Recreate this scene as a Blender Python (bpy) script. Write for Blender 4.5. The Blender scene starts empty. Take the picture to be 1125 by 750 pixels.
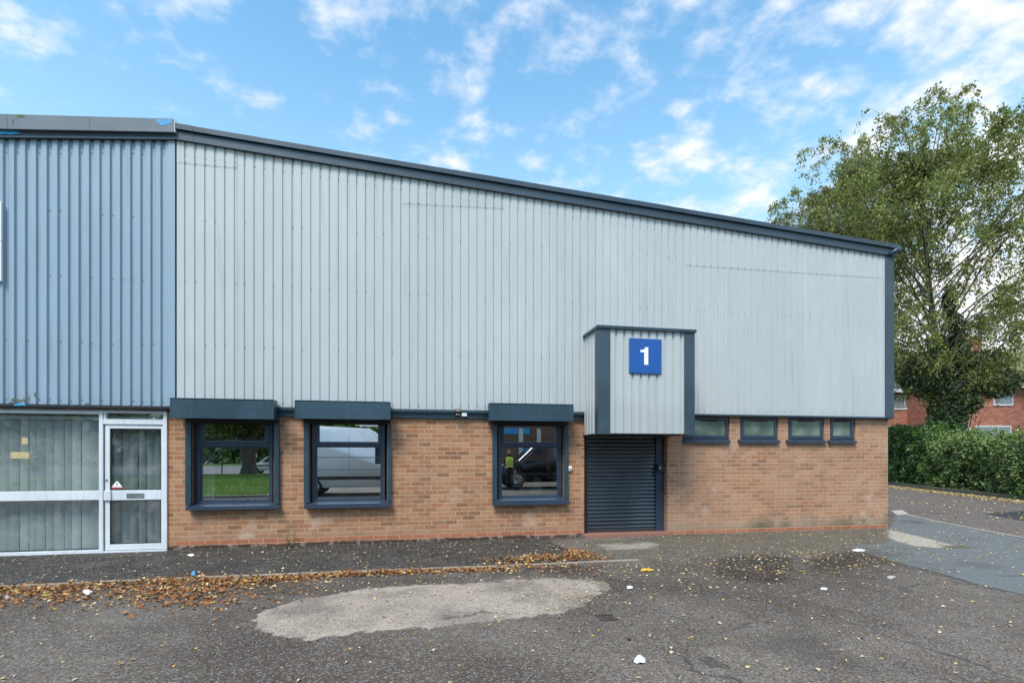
import bpy, bmesh, math, random
import numpy as np
from mathutils import Vector, Matrix
random.seed(7)
RNG = np.random.default_rng(11)
SC = bpy.context.scene
COL = SC.collection
R = math.radians

# ------------------------------------------------------------------ camera model (used to measure the place from the photograph)
CAM = np.array([0.0, -9.12, 1.54]); FPX = 560.0; YAW = math.atan(560.0/2949.0); HOR = 499.7; CX = 562.5
CR = np.array([math.cos(YAW), -math.sin(YAW), 0]); CF = np.array([math.sin(YAW), math.cos(YAW), 0])
def ray(u, v): return CF*FPX + CR*(u-CX) + np.array([0, 0, HOR-v])
def P(u, v, y=0.0):
    d = ray(u, v); t = (y-CAM[1])/d[1]; p = CAM+d*t
    return p
def PX(u, y=0.0): return float(P(u, 500, y)[0])
def PZ(u, v, y=0.0): return float(P(u, v, y)[2])
def G(u, v, z=0.0):
    d = ray(u, v); t = (z-CAM[2])/d[2]; return CAM+d*t
def AT(u, dep, z=0.0):
    p = CAM+CF*dep+CR*((u-CX)/FPX*dep); p[2] = z; return p

# ------------------------------------------------------------------ scene helpers
ORG = {}
def link(o): COL.objects.link(o); return o
def tag(o, label=None, cat=None, group=None, kind=None):
    if label: o['label'] = label
    if cat: o['category'] = cat
    if group: o['group'] = group
    if kind: o['kind'] = kind
    return o
def thing(name, loc, label, cat, group=None):
    o = link(bpy.data.objects.new(name, None)); o.location = loc; o.empty_display_size = .2
    ORG[o.name] = np.array(loc, float); return tag(o, label, cat, group)
def finish(name, me, mats, parent=None, origin=None, smooth=False):
    org = ORG[parent.name] if parent is not None else (np.array(origin, float) if origin is not None else np.zeros(3))
    o = link(bpy.data.objects.new(name, me)); ORG[o.name] = org
    me.transform(Matrix.Translation(Vector(-org)))
    for m in (mats if isinstance(mats, (list, tuple)) else [mats]): me.materials.append(m)
    if parent is not None: o.parent = parent
    else: o.location = org
    if smooth:
        me.polygons.foreach_set('use_smooth', [True]*len(me.polygons))
    return o
class MB:
    """collects shapes in world coordinates and links them as ONE mesh object"""
    def __init__(s): s.bm = bmesh.new(); s.mi = 0
    def box(s, x0, x1, y0, y1, z0, z1, bev=0.0):
        if x1 < x0: x0, x1 = x1, x0
        if y1 < y0: y0, y1 = y1, y0
        if z1 < z0: z0, z1 = z1, z0
        r = bmesh.ops.create_cube(s.bm, size=1.0)
        for v in r['verts']:
            v.co = Vector((x0+(v.co.x+.5)*(x1-x0), y0+(v.co.y+.5)*(y1-y0), z0+(v.co.z+.5)*(z1-z0)))
        fs = {f for v in r['verts'] for f in v.link_faces}
        for f in fs: f.material_index = s.mi
        if bev > 0:
            es = list({e for v in r['verts'] for e in v.link_edges})
            bmesh.ops.bevel(s.bm, geom=es, offset=min(bev, .45*min(x1-x0, y1-y0, z1-z0)), segments=2, profile=.6, affect='EDGES')
        return s
    def poly(s, pts):
        f = s.bm.faces.new([s.bm.verts.new(Vector(p)) for p in pts]); f.material_index = s.mi; return s
    def prism(s, pts, ext):
        """closed prism: polygon pts swept by vector ext"""
        e = Vector(ext); a = [s.bm.verts.new(Vector(p)) for p in pts]; b = [s.bm.verts.new(Vector(p)+e) for p in pts]
        n = len(pts); fs = [s.bm.faces.new(a), s.bm.faces.new(b[::-1])]
        for i in range(n): fs.append(s.bm.faces.new([a[i], b[i], b[(i+1) % n], a[(i+1) % n]]))
        for f in fs: f.material_index = s.mi
        return s
    def tube(s, path, rad, seg=8, cap=True):
        path = [Vector(p) for p in path]; rads = rad if isinstance(rad, (list, tuple)) else [rad]*len(path)
        rings = []
        for i, p in enumerate(path):
            d = (path[min(i+1, len(path)-1)]-path[max(i-1, 0)]).normalized()
            u = d.cross(Vector((0, 0, 1)) if abs(d.z) < .95 else Vector((1, 0, 0))).normalized(); w = d.cross(u)
            rings.append([s.bm.verts.new(p+(u*math.cos(a)+w*math.sin(a))*rads[i]) for a in [2*math.pi*k/seg for k in range(seg)]])
        fs = []
        for a, b in zip(rings, rings[1:]):
            for k in range(seg): fs.append(s.bm.faces.new([a[k], a[(k+1) % seg], b[(k+1) % seg], b[k]]))
        if cap: fs += [s.bm.faces.new(rings[0][::-1]), s.bm.faces.new(rings[-1])]
        for f in fs: f.material_index = s.mi; f.smooth = True
        return s
    def ball(s, c, r, sc=(1, 1, 1), seg=12):
        m = Matrix.Translation(Vector(c)) @ Matrix.Diagonal((r*sc[0], r*sc[1], r*sc[2], 1))
        for v in bmesh.ops.create_uvsphere(s.bm, u_segments=seg, v_segments=seg//2+2, radius=1, matrix=m)['verts']:
            for f in v.link_faces: f.smooth = True; f.material_index = s.mi
        return s
    def build(s, name, mats, parent=None, origin=None, normals=True):
        if normals: bmesh.ops.recalc_face_normals(s.bm, faces=s.bm.faces[:])
        me = bpy.data.meshes.new(name); s.bm.to_mesh(me); s.bm.free()
        return finish(name, me, mats, parent, origin)
def np_mesh(name, v, f, smooth=False):
    v = np.asarray(v, np.float32); f = np.asarray(f, np.int32); n = f.shape[1]
    me = bpy.data.meshes.new(name); me.vertices.add(len(v)); me.vertices.foreach_set('co', v.ravel())
    me.loops.add(f.size); me.loops.foreach_set('vertex_index', f.ravel())
    me.polygons.add(len(f)); me.polygons.foreach_set('loop_start', np.arange(0, f.size, n, dtype=np.int32))
    me.update(calc_edges=True)
    me.polygons.foreach_set('use_smooth', np.full(len(f), smooth, bool))
    return me

# ------------------------------------------------------------------ numpy noise
def vnoise(x, y, seed=0):
    def h(i, j):
        n = (i*374761393+j*668265263+seed*974711) & 0x7fffffff
        n = ((n ^ (n >> 13))*1274126177) & 0x7fffffff
        return ((n ^ (n >> 16)) & 0xffff)/65535.0
    xi = np.floor(x).astype(np.int64); yi = np.floor(y).astype(np.int64); fx = x-xi; fy = y-yi
    fx = fx*fx*(3-2*fx); fy = fy*fy*(3-2*fy)
    return (h(xi, yi)*(1-fx)+h(xi+1, yi)*fx)*(1-fy)+(h(xi, yi+1)*(1-fx)+h(xi+1, yi+1)*fx)*fy
def fbm(x, y, seed=0, oct=4):
    s = 0; a = .5
    for o in range(oct): s = s+a*vnoise(x*2**o, y*2**o, seed+o); a *= .5
    return s/(1-.5**oct)
def sdpoly(px, py, poly):
    """signed distance to a polygon, negative inside"""
    poly = np.asarray(poly, float); d = np.full(px.shape, 1e9); ins = np.zeros(px.shape, bool); n = len(poly)
    for i in range(n):
        a = poly[i]; b = poly[(i+1) % n]; e = b-a
        wx = px-a[0]; wy = py-a[1]; t = np.clip((wx*e[0]+wy*e[1])/max(e@e, 1e-9), 0, 1)
        d = np.minimum(d, np.hypot(wx-e[0]*t, wy-e[1]*t))
        if abs(e[1]) > 1e-9:
            c = ((a[1] > py) != (b[1] > py)) & (px < e[0]*(py-a[1])/e[1]+a[0]); ins ^= c
    return np.where(ins, -d, d)
def sstep(a, b, x):
    t = np.clip((x-a)/(b-a), 0, 1); return t*t*(3-2*t)

# ------------------------------------------------------------------ node helpers
class NT:
    def __init__(s, name):
        s.m = bpy.data.materials.new(name); s.m.use_nodes = True; s.t = s.m.node_tree; s.t.nodes.clear()
        s.out = s.n('ShaderNodeOutputMaterial')
    def n(s, typ, **kw):
        nd = s.t.nodes.new(typ)
        for k, v in kw.items(): setattr(nd, k, v)
        return nd
    def put(s, sock, val):
        if val is None: return
        if isinstance(val, bpy.types.NodeSocket): s.t.links.new(val, sock)
        elif sock.type == 'RGBA' and len(val) == 3: sock.default_value = (*val, 1)
        else: sock.default_value = val
    def math(s, op, a, b=None, c=None, clamp=False):
        nd = s.n('ShaderNodeMath', operation=op, use_clamp=clamp)
        for i, v in enumerate((a, b, c)):
            if v is not None: s.put(nd.inputs[i], v)
        return nd.outputs[0]
    def mix(s, f, a, b, mode='MIX'):
        nd = s.n('ShaderNodeMix', data_type='RGBA', blend_type=mode)
        s.put(nd.inputs['Factor'], f); s.put(nd.inputs[6], a); s.put(nd.inputs[7], b); return nd.outputs[2]
    def sm(s, x, a, b):
        nd = s.n('ShaderNodeMapRange', interpolation_type='SMOOTHSTEP')
        s.put(nd.inputs[0], x); s.put(nd.inputs[1], a); s.put(nd.inputs[2], b); return nd.outputs[0]
    def ramp(s, f, stops, interp='LINEAR'):
        nd = s.n('ShaderNodeValToRGB'); cr = nd.color_ramp; cr.interpolation = interp
        while len(cr.elements) < len(stops): cr.elements.new(.5)
        for e, (p, c) in zip(cr.elements, stops): e.position = p; e.color = (*c, 1)
        s.put(nd.inputs[0], f); return nd.outputs[0]
    def noise(s, vec, scale, detail=3, rough=.55, dist=0.0, dim='3D'):
        nd = s.n('ShaderNodeTexNoise', noise_dimensions=dim); s.put(nd.inputs['Vector'], vec)
        s.put(nd.inputs['Scale'], scale); s.put(nd.inputs['Detail'], detail); s.put(nd.inputs['Roughness'], rough); s.put(nd.inputs['Distortion'], dist)
        return nd.outputs[0]
    def pos(s):
        return s.n('ShaderNodeNewGeometry').outputs['Position']
    def obj(s): return s.n('ShaderNodeTexCoord').outputs['Object']
    def xyz(s, v):
        nd = s.n('ShaderNodeSeparateXYZ'); s.put(nd.inputs[0], v); return nd.outputs
    def vec(s, x=0., y=0., z=0.):
        nd = s.n('ShaderNodeCombineXYZ')
        for i, v in enumerate((x, y, z)): s.put(nd.inputs[i], v)
        return nd.outputs[0]
    def scalev(s, v, k):
        nd = s.n('ShaderNodeVectorMath', operation='MULTIPLY'); s.put(nd.inputs[0], v); nd.inputs[1].default_value = k; return nd.outputs[0]
    def bump(s, h, strength=.3, dist=.01):
        nd = s.n('ShaderNodeBump'); s.put(nd.inputs['Height'], h); nd.inputs['Strength'].default_value = strength; nd.inputs['Distance'].default_value = dist
        return nd.outputs[0]
    def bsdf(s, color, rough=.6, metal=0.0, normal=None, spec=.5, coat=0.0, **kw):
        nd = s.n('ShaderNodeBsdfPrincipled'); s.put(nd.inputs['Base Color'], color); s.put(nd.inputs['Roughness'], rough); s.put(nd.inputs['Metallic'], metal)
        s.put(nd.inputs['Specular IOR Level'], spec); s.put(nd.inputs['Coat Weight'], coat)
        if normal is not None: s.put(nd.inputs['Normal'], normal)
        for k, v in kw.items(): s.put(nd.inputs[k], v)
        return nd.outputs[0]
    def end(s, sh): s.t.links.new(sh, s.out.inputs[0]); return s.m
    def island(s): return s.n('ShaderNodeNewGeometry').outputs['Random Per Island']

def paint(name, col, rough=.4, var=.12, scale=3.0, dirt=.0, metal=0.0, bump=.0, spec=.5):
    """painted metal / plastic: slight blotches, vertical dirt runs, roughness variation"""
    t = NT(name); p = t.pos()
    n1 = t.noise(p, scale, 4, .6); n2 = t.noise(t.scalev(p, (9, 9, .7)), 2.2, 4, .6)
    c = t.mix(t.sm(n1, .3, .7), tuple(x*(1-var) for x in col), tuple(min(1, x*(1+var)) for x in col)); n3 = t.noise(t.scalev(p, (22, 22, 2.5)), 2.0, 4, .7); c = t.mix(t.math('MULTIPLY', t.sm(n3, .60, .74), .22), c, tuple(min(1, .12+x*1.2) for x in col) if sum(col) < .5 else tuple(x*.8 for x in col))
    if dirt: c = t.mix(t.math('MULTIPLY', t.sm(n2, .5, .78), dirt), c, (.16, .15, .13))
    nrm = t.bump(t.noise(p, 1.7, 2, .5), bump, .02) if bump else None
    return t.end(t.bsdf(c, t.math('ADD', rough-.08, t.math('MULTIPLY', n1, .16)), metal, nrm, spec))

M = {}
# ------------------------------------------------------------------ materials
M['trim'] = paint('slate blue painted steel', (.024, .055, .080), .36, .20, 1.3, .10, spec=.5)
M['frame'] = paint('blue grey window plastic', (.031, .049, .078), .28, .10, 4.0, .05)
M['frame_edge'] = paint('dark gasket rubber', (.010, .012, .016), .6, .1)
M['fascia'] = paint('slate blue roof edge sheet', (.034, .061, .087), .42, .20, 1.1, .12)
M['white_alu'] = paint('white painted aluminium', (.66, .69, .74), .35, .06, 2.0, .16)
M['white_plastic'] = paint('white plastic', (.75, .75, .73), .4, .05, 4)
M['black_plastic'] = paint('black plastic', (.012, .013, .015), .4, .2, 8)
M['steel'] = paint('dull steel', (.42, .43, .44), .35, .1, 8, 0, .9)
M['screw'] = paint('screw heads', (.19, .22, .24), .45, .1, 8)
M['dark_metal'] = paint('shutter slat steel', (.125, .150, .172), .13, .12, 2.0, .05, .85)

def cladding_mat(name, col, dirt, wave):
    t = NT(name); p = t.pos(); isl = t.island(); x, y, z = t.xyz(p)
    big = t.noise(p, .5, 3, .6); runs = t.noise(t.scalev(p, (7, 7, .35)), 1.6, 5, .62); fine = t.noise(p, 30, 3, .6)
    c = t.mix(isl, tuple(v*.955 for v in col), tuple(v*1.035 for v in col))
    c = t.mix(t.math('MULTIPLY', t.sm(big, .35, .7), .25), c, tuple(v*w for v, w in zip(col, (.90, .92, .94))))
    c = t.mix(t.math('MULTIPLY', t.sm(runs, .52, .80), dirt), c, tuple(v*w for v, w in zip(col, (.62, .62, .60))))
    c = t.mix(t.math('MULTIPLY', t.sm(fine, .55, .75), .06), c, (.3, .3, .3))
    c = t.mix(t.math('MULTIPLY', t.sm(t.math('ADD', z, t.math('MULTIPLY', runs, .7)), 2.95, 2.55), .30), c, tuple(v*.72 for v in col))
    c = t.mix(t.math('MULTIPLY', t.sm(t.noise(t.scalev(p, (1.1, 1, .5)), 1.4, 3, .6), .52, .72), .22), c, tuple(min(1, v*1.22) for v in col))
    h = t.noise(t.scalev(p, (3, 1, 1.1)), 1.2, 2, .5)
    return t.end(t.bsdf(c, t.math('ADD', .36, t.math('MULTIPLY', runs, .2)), 0.0, t.bump(h, wave, .02), .45))
M['clad_grey'] = cladding_mat('pale grey profiled sheet', (.455, .486, .496), .50, .30)
M['clad_blue'] = cladding_mat('weathered blue profiled sheet', (.262, .358, .446), .55, .30)

def brick_mat(name, palette, mortar, bl=.222, bh=.0768, wash=True, red_base=True, jitter=1.0):
    t = NT(name); p = t.obj(); x, y, z = t.xyz(p)
    wob = t.noise(p, 14, 3, .6)
    u = t.math('ADD', t.math('ADD', x, y), t.math('MULTIPLY', t.math('SUBTRACT', wob, .5), .010))
    wob2 = t.noise(p, 11, 3, .6); v = t.math('ADD', z, t.math('MULTIPLY', t.math('SUBTRACT', wob2, .5), .008))
    rv = t.math('DIVIDE', v, bh); row = t.math('FLOOR', rv); fv = t.math('MULTIPLY', t.math('SUBTRACT', rv, row), bh)
    rowj = t.n('ShaderNodeTexWhiteNoise', noise_dimensions='1D'); t.put(rowj.inputs['W'], row)
    off = t.math('ADD', t.math('MULTIPLY', t.math('MODULO', t.math('ABSOLUTE', row), 2.0), .5), t.math('MULTIPLY', rowj.outputs[0], .12))
    ru = t.math('ADD', t.math('DIVIDE', u, bl), off); colm = t.math('FLOOR', ru); fu = t.math('MULTIPLY', t.math('SUBTRACT', ru, colm), bl)
    e = t.math('MINIMUM', t.math('MINIMUM', fu, t.math('SUBTRACT', bl, fu)), t.math('MINIMUM', fv, t.math('SUBTRACT', bh, fv)))
    face = t.sm(e, .0038, .0072)
    wn = t.n('ShaderNodeTexWhiteNoise', noise_dimensions='2D'); t.put(wn.inputs['Vector'], t.vec(row, colm, 0.))
    rnd = wn.outputs[0]
    n = len(palette); base = t.ramp(rnd, [(i/n, c) for i, c in enumerate(palette)], 'CONSTANT')
    grain = t.noise(p, 60, 4, .65); mid = t.noise(p, 9, 4, .6); big = t.noise(p, .9, 4, .6)
    base = t.mix(t.math('MULTIPLY', t.sm(grain, .45, .75), .30), base, t.mix(.5, base, (.12, .07, .05)))
    base = t.mix(t.math('MULTIPLY', t.sm(mid, .45, .75), .40), base, t.mix(.5, base, mortar))
    mort = t.mix(t.math('MULTIPLY', grain, .5), mortar, tuple(c*.62 for c in mortar))
    c = t.mix(face, mort, base)
    if wash:
        xr = t.sm(x, 8.3, 8.8)                                # right of the shutter: pale lime bloom over brick and joints (x from the unit's left end)
        w = t.math('MULTIPLY', t.math('MULTIPLY', xr, t.sm(big, .25, .62)), .32)
        c = t.mix(w, c, (.45, .295, .215))
        low = t.math('MULTIPLY', t.sm(t.math('ADD', z, t.math('MULTIPLY', big, .45)), .62, .25), .62)
        c = t.mix(low, c, t.mix(xr, (.42, .255, .165), (.42, .325, .245)))
        streak = t.noise(t.scalev(p, (1.6, 1.6, .25)), 2.0, 4, .6)
        c = t.mix(t.math('MULTIPLY', t.sm(streak, .52, .78), .50), c, (.20, .13, .095))
        mott = t.noise(p, 1.7, 5, .68); c = t.mix(t.math('MULTIPLY', t.sm(mott, .50, .72), .42), c, (.215, .125, .080)); c = t.mix(t.math('MULTIPLY', t.sm(t.math('ADD', z, t.math('MULTIPLY', mott, .30)), .42, .20), .40), c, (.20, .145, .105))
        moss = t.math('MULTIPLY', t.math('MULTIPLY', t.sm(t.math('ADD', z, t.math('MULTIPLY', mid, .5)), .60, .30), t.sm(t.noise(t.vec(x, y, 0.), 1.05, 3, .6), .44, .58)), .85)
        c = t.mix(t.math('MULTIPLY', moss, t.sm(x, 9.0, 10.5)), c, (.11, .105, .062))
        blotch = t.math('MULTIPLY', t.sm(t.noise(p, 2.1, 3, .7), .60, .74), t.math('MULTIPLY', t.sm(x, 12.4, 13.6), .55))
        c = t.mix(blotch, c, (.075, .055, .045))
        paleb = t.math('MULTIPLY', t.sm(t.noise(p, 1.4, 5, .7), .56, .70), .42); c = t.mix(paleb, c, (.55, .44, .36))
    if red_base:
        zr = t.math('ADD', z, t.math('MULTIPLY', t.math('SUBTRACT', mid, .5), .05))
        rb = t.sm(zr, t.math('ADD', .088, t.math('MULTIPLY', t.sm(x, 8.6, 7.4), .072)), t.math('ADD', .078, t.math('MULTIPLY', t.sm(x, 8.6, 7.4), .062)))
        redc = t.mix(face, mort, t.mix(rnd, (.33, .105, .055), (.42, .16, .09)))
        c = t.mix(t.math('MULTIPLY', rb, .85), c, redc)
        soot = t.math('MULTIPLY', t.sm(t.math('ADD', zr, t.math('MULTIPLY', big, .12)), .150, .105), t.math('MULTIPLY', t.sm(x, 8.6, 7.4), .9))
        c = t.mix(soot, c, t.mix(t.sm(mid, .5, .62), (.035, .03, .028), (.20, .18, .16)))
    h = t.math('ADD', t.math('MULTIPLY', face, .7), t.math('MULTIPLY', grain, .35))
    return t.end(t.bsdf(c, .88, 0.0, t.bump(h, .55, .006), .25))
PAL = [(0.234, 0.119, 0.065), (0.326, 0.156, 0.082), (0.369, 0.179, 0.095), (0.405, 0.211, 0.118), (0.348, 0.163, 0.086), (0.384, 0.193, 0.104), (0.284, 0.14, 0.075), (0.419, 0.229, 0.131), (0.362, 0.159, 0.083), (0.391, 0.198, 0.108), (0.312, 0.142, 0.077), (0.384, 0.187, 0.106), (0.341, 0.146, 0.081), (0.397, 0.213, 0.118)]
M['brick'] = brick_mat('buff orange facing brick', PAL, (.52, .375, .26))
M['house_brick'] = brick_mat('red house brick', [(.36, .12, .08), (.42, .15, .10), (.33, .11, .07), (.46, .19, .13)], (.42, .30, .24), wash=False, red_base=False)
M['opp_brick'] = brick_mat('dark brown brick', [(.16, .09, .06), (.2, .11, .08), (.13, .07, .05)], (.25, .2, .17), wash=False, red_base=False)

def glass_mat(name, refl, tint=(.80, .84, .86), dirt=.04):
    """coated double glazing: a mirror-like outer face over a see-through pane"""
    t = NT(name)
    lw = t.n('ShaderNodeLayerWeight'); lw.inputs['Blend'].default_value = .5; back = t.n('ShaderNodeNewGeometry').outputs['Backfacing']
    p = t.pos(); dn = t.noise(p, 5, 4, .6)
    f = t.math('MULTIPLY', t.math('ADD', refl, t.math('MULTIPLY', t.math('POWER', lw.outputs['Facing'], 4.0), .7), clamp=True), t.math('SUBTRACT', 1.0, back))
    tr = t.n('ShaderNodeBsdfTransparent'); t.put(tr.inputs[0], tint)
    gl = t.n('ShaderNodeBsdfGlossy'); t.put(gl.inputs[0], (.92, .95, .95)); t.put(gl.inputs['Roughness'], .003)
    wv = t.noise(p, 1.3, 1, .4); t.put(gl.inputs['Normal'], t.bump(wv, .02, .02))
    df = t.n('ShaderNodeBsdfDiffuse'); t.put(df.inputs[0], (.5, .5, .48))
    m1 = t.n('ShaderNodeMixShader'); t.put(m1.inputs[0], f); t.t.links.new(tr.outputs[0], m1.inputs[1]); t.t.links.new(gl.outputs[0], m1.inputs[2])
    m2 = t.n('ShaderNodeMixShader'); t.put(m2.inputs[0], t.math('MULTIPLY', t.sm(dn, .45, .8), dirt)); t.t.links.new(m1.outputs[0], m2.inputs[1]); t.t.links.new(df.outputs[0], m2.inputs[2])
    return t.end(m2.outputs[0])
M['glass'] = glass_mat('reflective window glass', .62)
M['glass_clear'] = glass_mat('shop glass with dust and painted reflections', .13, (.92, .95, .95), .13)  # grey film mixes dust with painted-in reflection smears
M['glass_bright'] = glass_mat('strongly reflective window glass', .86)
def frosted():
    t = NT('obscured bathroom glass'); p = t.pos(); n = t.noise(p, 90, 3, .6); b = t.noise(p, 2.3, 2, .5)
    c = t.mix(t.sm(b, .3, .75), (.06, .10, .078), (.24, .31, .25)); c = t.mix(t.math('MULTIPLY', n, .35), c, (.09, .14, .11))
    return t.end(t.bsdf(c, .22, 0.0, t.bump(n, .35, .004), .6))
M['frosted'] = frosted()
def blind_mat(name, a, b, trans=.25):
    t = NT(name); isl = t.island(); p = t.pos(); w = t.noise(t.scalev(p, (40, 40, 1)), 3, 3, .6)
    c = t.mix(isl, a, b); c = t.mix(t.math('MULTIPLY', w, .25), c, tuple(v*.75 for v in a))
    d = t.n('ShaderNodeBsdfDiffuse'); t.put(d.inputs[0], c); tl = t.n('ShaderNodeBsdfTranslucent'); t.put(tl.inputs[0], c)
    m = t.n('ShaderNodeMixShader'); m.inputs[0].default_value = trans; t.t.links.new(d.outputs[0], m.inputs[1]); t.t.links.new(tl.outputs[0], m.inputs[2])
    return t.end(m.outputs[0])
M['blind'] = blind_mat('grey green blind fabric', (.47, .50, .50), (.66, .69, .68))
M['curtain'] = blind_mat('pale net curtain', (.68, .72, .72), (.78, .8, .8))
M['inner'] = paint('interior plaster', (.30, .29, .27), .8, .1)
M['inner_floor'] = paint('interior carpet', (.05, .055, .06), .9, .2, 6)
M['blue_sign'] = paint('glossy blue sign face', (.002, .078, .33), .12, .06, 2)
M['sign_white'] = paint('white sign lettering', (.85, .86, .88), .3, .03)
M['red_print'] = paint('red print', (.45, .03, .03), .4, .1)
M['yellow_sticker'] = paint('faded yellow sticker', (.50, .40, .22), .6, .15, 12)
M['bright_blue'] = paint('old bright blue paint', (.03, .30, .60), .5, .15, 8)
M['lichen'] = paint('grey green lichen', (.13, .15, .085), .9, .3, 20)

def concrete(name, col, rough=.9, k=1.0):
    t = NT(name); p = t.pos(); a = t.noise(p, 3*k, 5, .65); b = t.noise(p, 55, 3, .6)
    c = t.mix(a, tuple(v*.68 for v in col), tuple(v*1.2 for v in col)); c = t.mix(t.math('MULTIPLY', t.sm(b, .5, .75), .35), c, tuple(v*.45 for v in col))
    return t.end(t.bsdf(c, rough, 0.0, t.bump(t.math('ADD', a, b), .4, .008), .25))
M['kerb'] = concrete('weathered kerb concrete', (.30, .26, .22))
M['kerb_mossy'] = concrete('mossy kerb concrete', (.13, .125, .09))
M['slab'] = concrete('pale concrete', (.42, .40, .37))
M['step'] = concrete('worn red brick step', (.30, .15, .115), .85, 2.5)
M['soil'] = concrete('dark leaf mould', (.05, .038, .025))

def ground_mat():
    t = NT('yard asphalt'); p = t.pos()
    at = t.n('ShaderNodeAttribute', attribute_name='maskA'); A = t.n('ShaderNodeSeparateColor'); t.t.links.new(at.outputs['Color'], A.inputs[0])
    bt = t.n('ShaderNodeAttribute', attribute_name='maskB'); B = t.n('ShaderNodeSeparateColor'); t.t.links.new(bt.outputs['Color'], B.inputs[0])
    ct = t.n('ShaderNodeAttribute', attribute_name='maskC'); Cc = t.n('ShaderNodeSeparateColor'); t.t.links.new(ct.outputs['Color'], Cc.inputs[0])
    big = t.noise(p, .45, 5, .62); mid = t.noise(p, 2.6, 5, .65); agg = t.noise(p, 70, 3, .7); agg2 = t.noise(p, 26, 4, .7)
    vo = t.n('ShaderNodeTexVoronoi', feature='F1'); t.put(vo.inputs['Vector'], p); vo.inputs['Scale'].default_value = 88
    vc = t.n('ShaderNodeSeparateColor'); t.t.links.new(vo.outputs['Color'], vc.inputs[0]); stone = vc.outputs[0]
    base = t.mix(t.sm(big, .32, .66), (.066, .050, .039), (.152, .126, .105))
    base = t.mix(t.math('MULTIPLY', t.sm(mid, .42, .72), .55), base, (.078, .060, .049))
    base = t.mix(B.outputs['Blue'], base, (.135, .108, .096))                       # far brownish road
    pk = t.sm(t.math('ADD', A.outputs['Red'], t.math('ADD', t.math('MULTIPLY', t.math('SUBTRACT', agg2, .5), .9), t.math('MULTIPLY', t.math('SUBTRACT', mid, .5), .9))), .42, .58)
    base = t.mix(t.math('MULTIPLY', pk, t.math('ADD', .38, t.math('MULTIPLY', t.sm(t.noise(p, 1.15, 4, .6), .34, .58), .58))), base, t.mix(mid, (.28, .222, .172), (.47, .395, .33)))   # pale worn tarmac
    base = t.mix(A.outputs['Green'], base, t.mix(t.sm(mid, .4, .66), (.022, .019, .017), (.056, .048, .041)))  # dark footway
    base = t.mix(A.outputs['Blue'], base, t.mix(mid, (.115, .128, .132), (.155, .170, .172)))  # newer blue grey tarmac
    base = t.mix(B.outputs['Red'], base, t.mix(t.sm(mid, .35, .7), (.018, .011, .007), (.050, .029, .016)))  # rusty mud
    base = t.mix(B.outputs['Green'], base, t.mix(mid, (.060, .049, .031), (.160, .136, .098)))    # mossy concrete apron
    base = t.mix(Cc.outputs['Red'], base, t.mix(mid, (.30, .27, .22), (.45, .42, .36)))       # pale concrete
    base = t.mix(Cc.outputs['Green'], base, (.022, .024, .030))                               # black tar
    base = t.mix(Cc.outputs['Blue'], base, t.mix(mid, (.06, .055, .022), (.12, .10, .04)))      # moss line
    smooth = t.math('MULTIPLY', t.math('SUBTRACT', 1.0, t.math('MULTIPLY', A.outputs['Blue'], .65)), 1.0)
    dk = t.math('MULTIPLY', t.sm(stone, .62, .95), t.math('MULTIPLY', smooth, .70)); base = t.mix(dk, base, t.mix(.8, base, (.02, .02, .02)))
    lt = t.math('MULTIPLY', t.sm(stone, .30, .05), t.math('MULTIPLY', smooth, .58)); base = t.mix(lt, base, t.mix(.6, base, (.44, .42, .40)))
    base = t.mix(t.math('MULTIPLY', t.sm(agg2, .5, .72), .25), base, t.mix(.6, base, (.03, .03, .03)))
    ck = t.n('ShaderNodeTexVoronoi', feature='DISTANCE_TO_EDGE'); wp = t.n('ShaderNodeVectorMath', operation='ADD'); t.put(wp.inputs[0], p)
    nz = t.n('ShaderNodeTexNoise'); t.put(nz.inputs['Vector'], p); nz.inputs['Scale'].default_value = 1.6; nz.inputs['Detail'].default_value = 5
    t.put(wp.inputs[1], nz.outputs['Color']); t.put(ck.inputs['Vector'], wp.outputs[0]); ck.inputs['Scale'].default_value = .33
    crack = t.math('MULTIPLY', t.sm(ck.outputs['Distance'], .010, .002), t.math('MULTIPLY', t.sm(big, .48, .60), .55))
    base = t.mix(crack, base, (.02, .018, .016))
    oil = t.n('ShaderNodeTexVoronoi', feature='SMOOTH_F1'); ov = t.n('ShaderNodeVectorMath', operation='ADD'); t.put(ov.inputs[0], p); t.put(ov.inputs[1], t.scalev(nz.outputs['Color'], (.5, .5, 0))); t.put(oil.inputs['Vector'], ov.outputs[0]); oil.inputs['Scale'].default_value = .85
    oc = t.n('ShaderNodeSeparateColor'); t.t.links.new(oil.outputs['Color'], oc.inputs[0])
    base = t.mix(t.math('MULTIPLY', t.math('MULTIPLY', t.sm(oil.outputs['Distance'], .42, .05), t.sm(oc.outputs[0], .5, .9)), .50), base, (.040, .032, .027))
    h = t.math('ADD', t.math('MULTIPLY', stone, .5), t.math('ADD', t.math('MULTIPLY', agg, .6), t.math('MULTIPLY', mid, .8)))
    rough = t.math('SUBTRACT', t.math('SUBTRACT', .92, t.math('MULTIPLY', A.outputs['Green'], .14)), t.math('MULTIPLY', B.outputs['Red'], .10))
    return t.end(t.bsdf(base, rough, 0.0, t.bump(h, .75, .010), .3))
M['ground'] = ground_mat()

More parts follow.
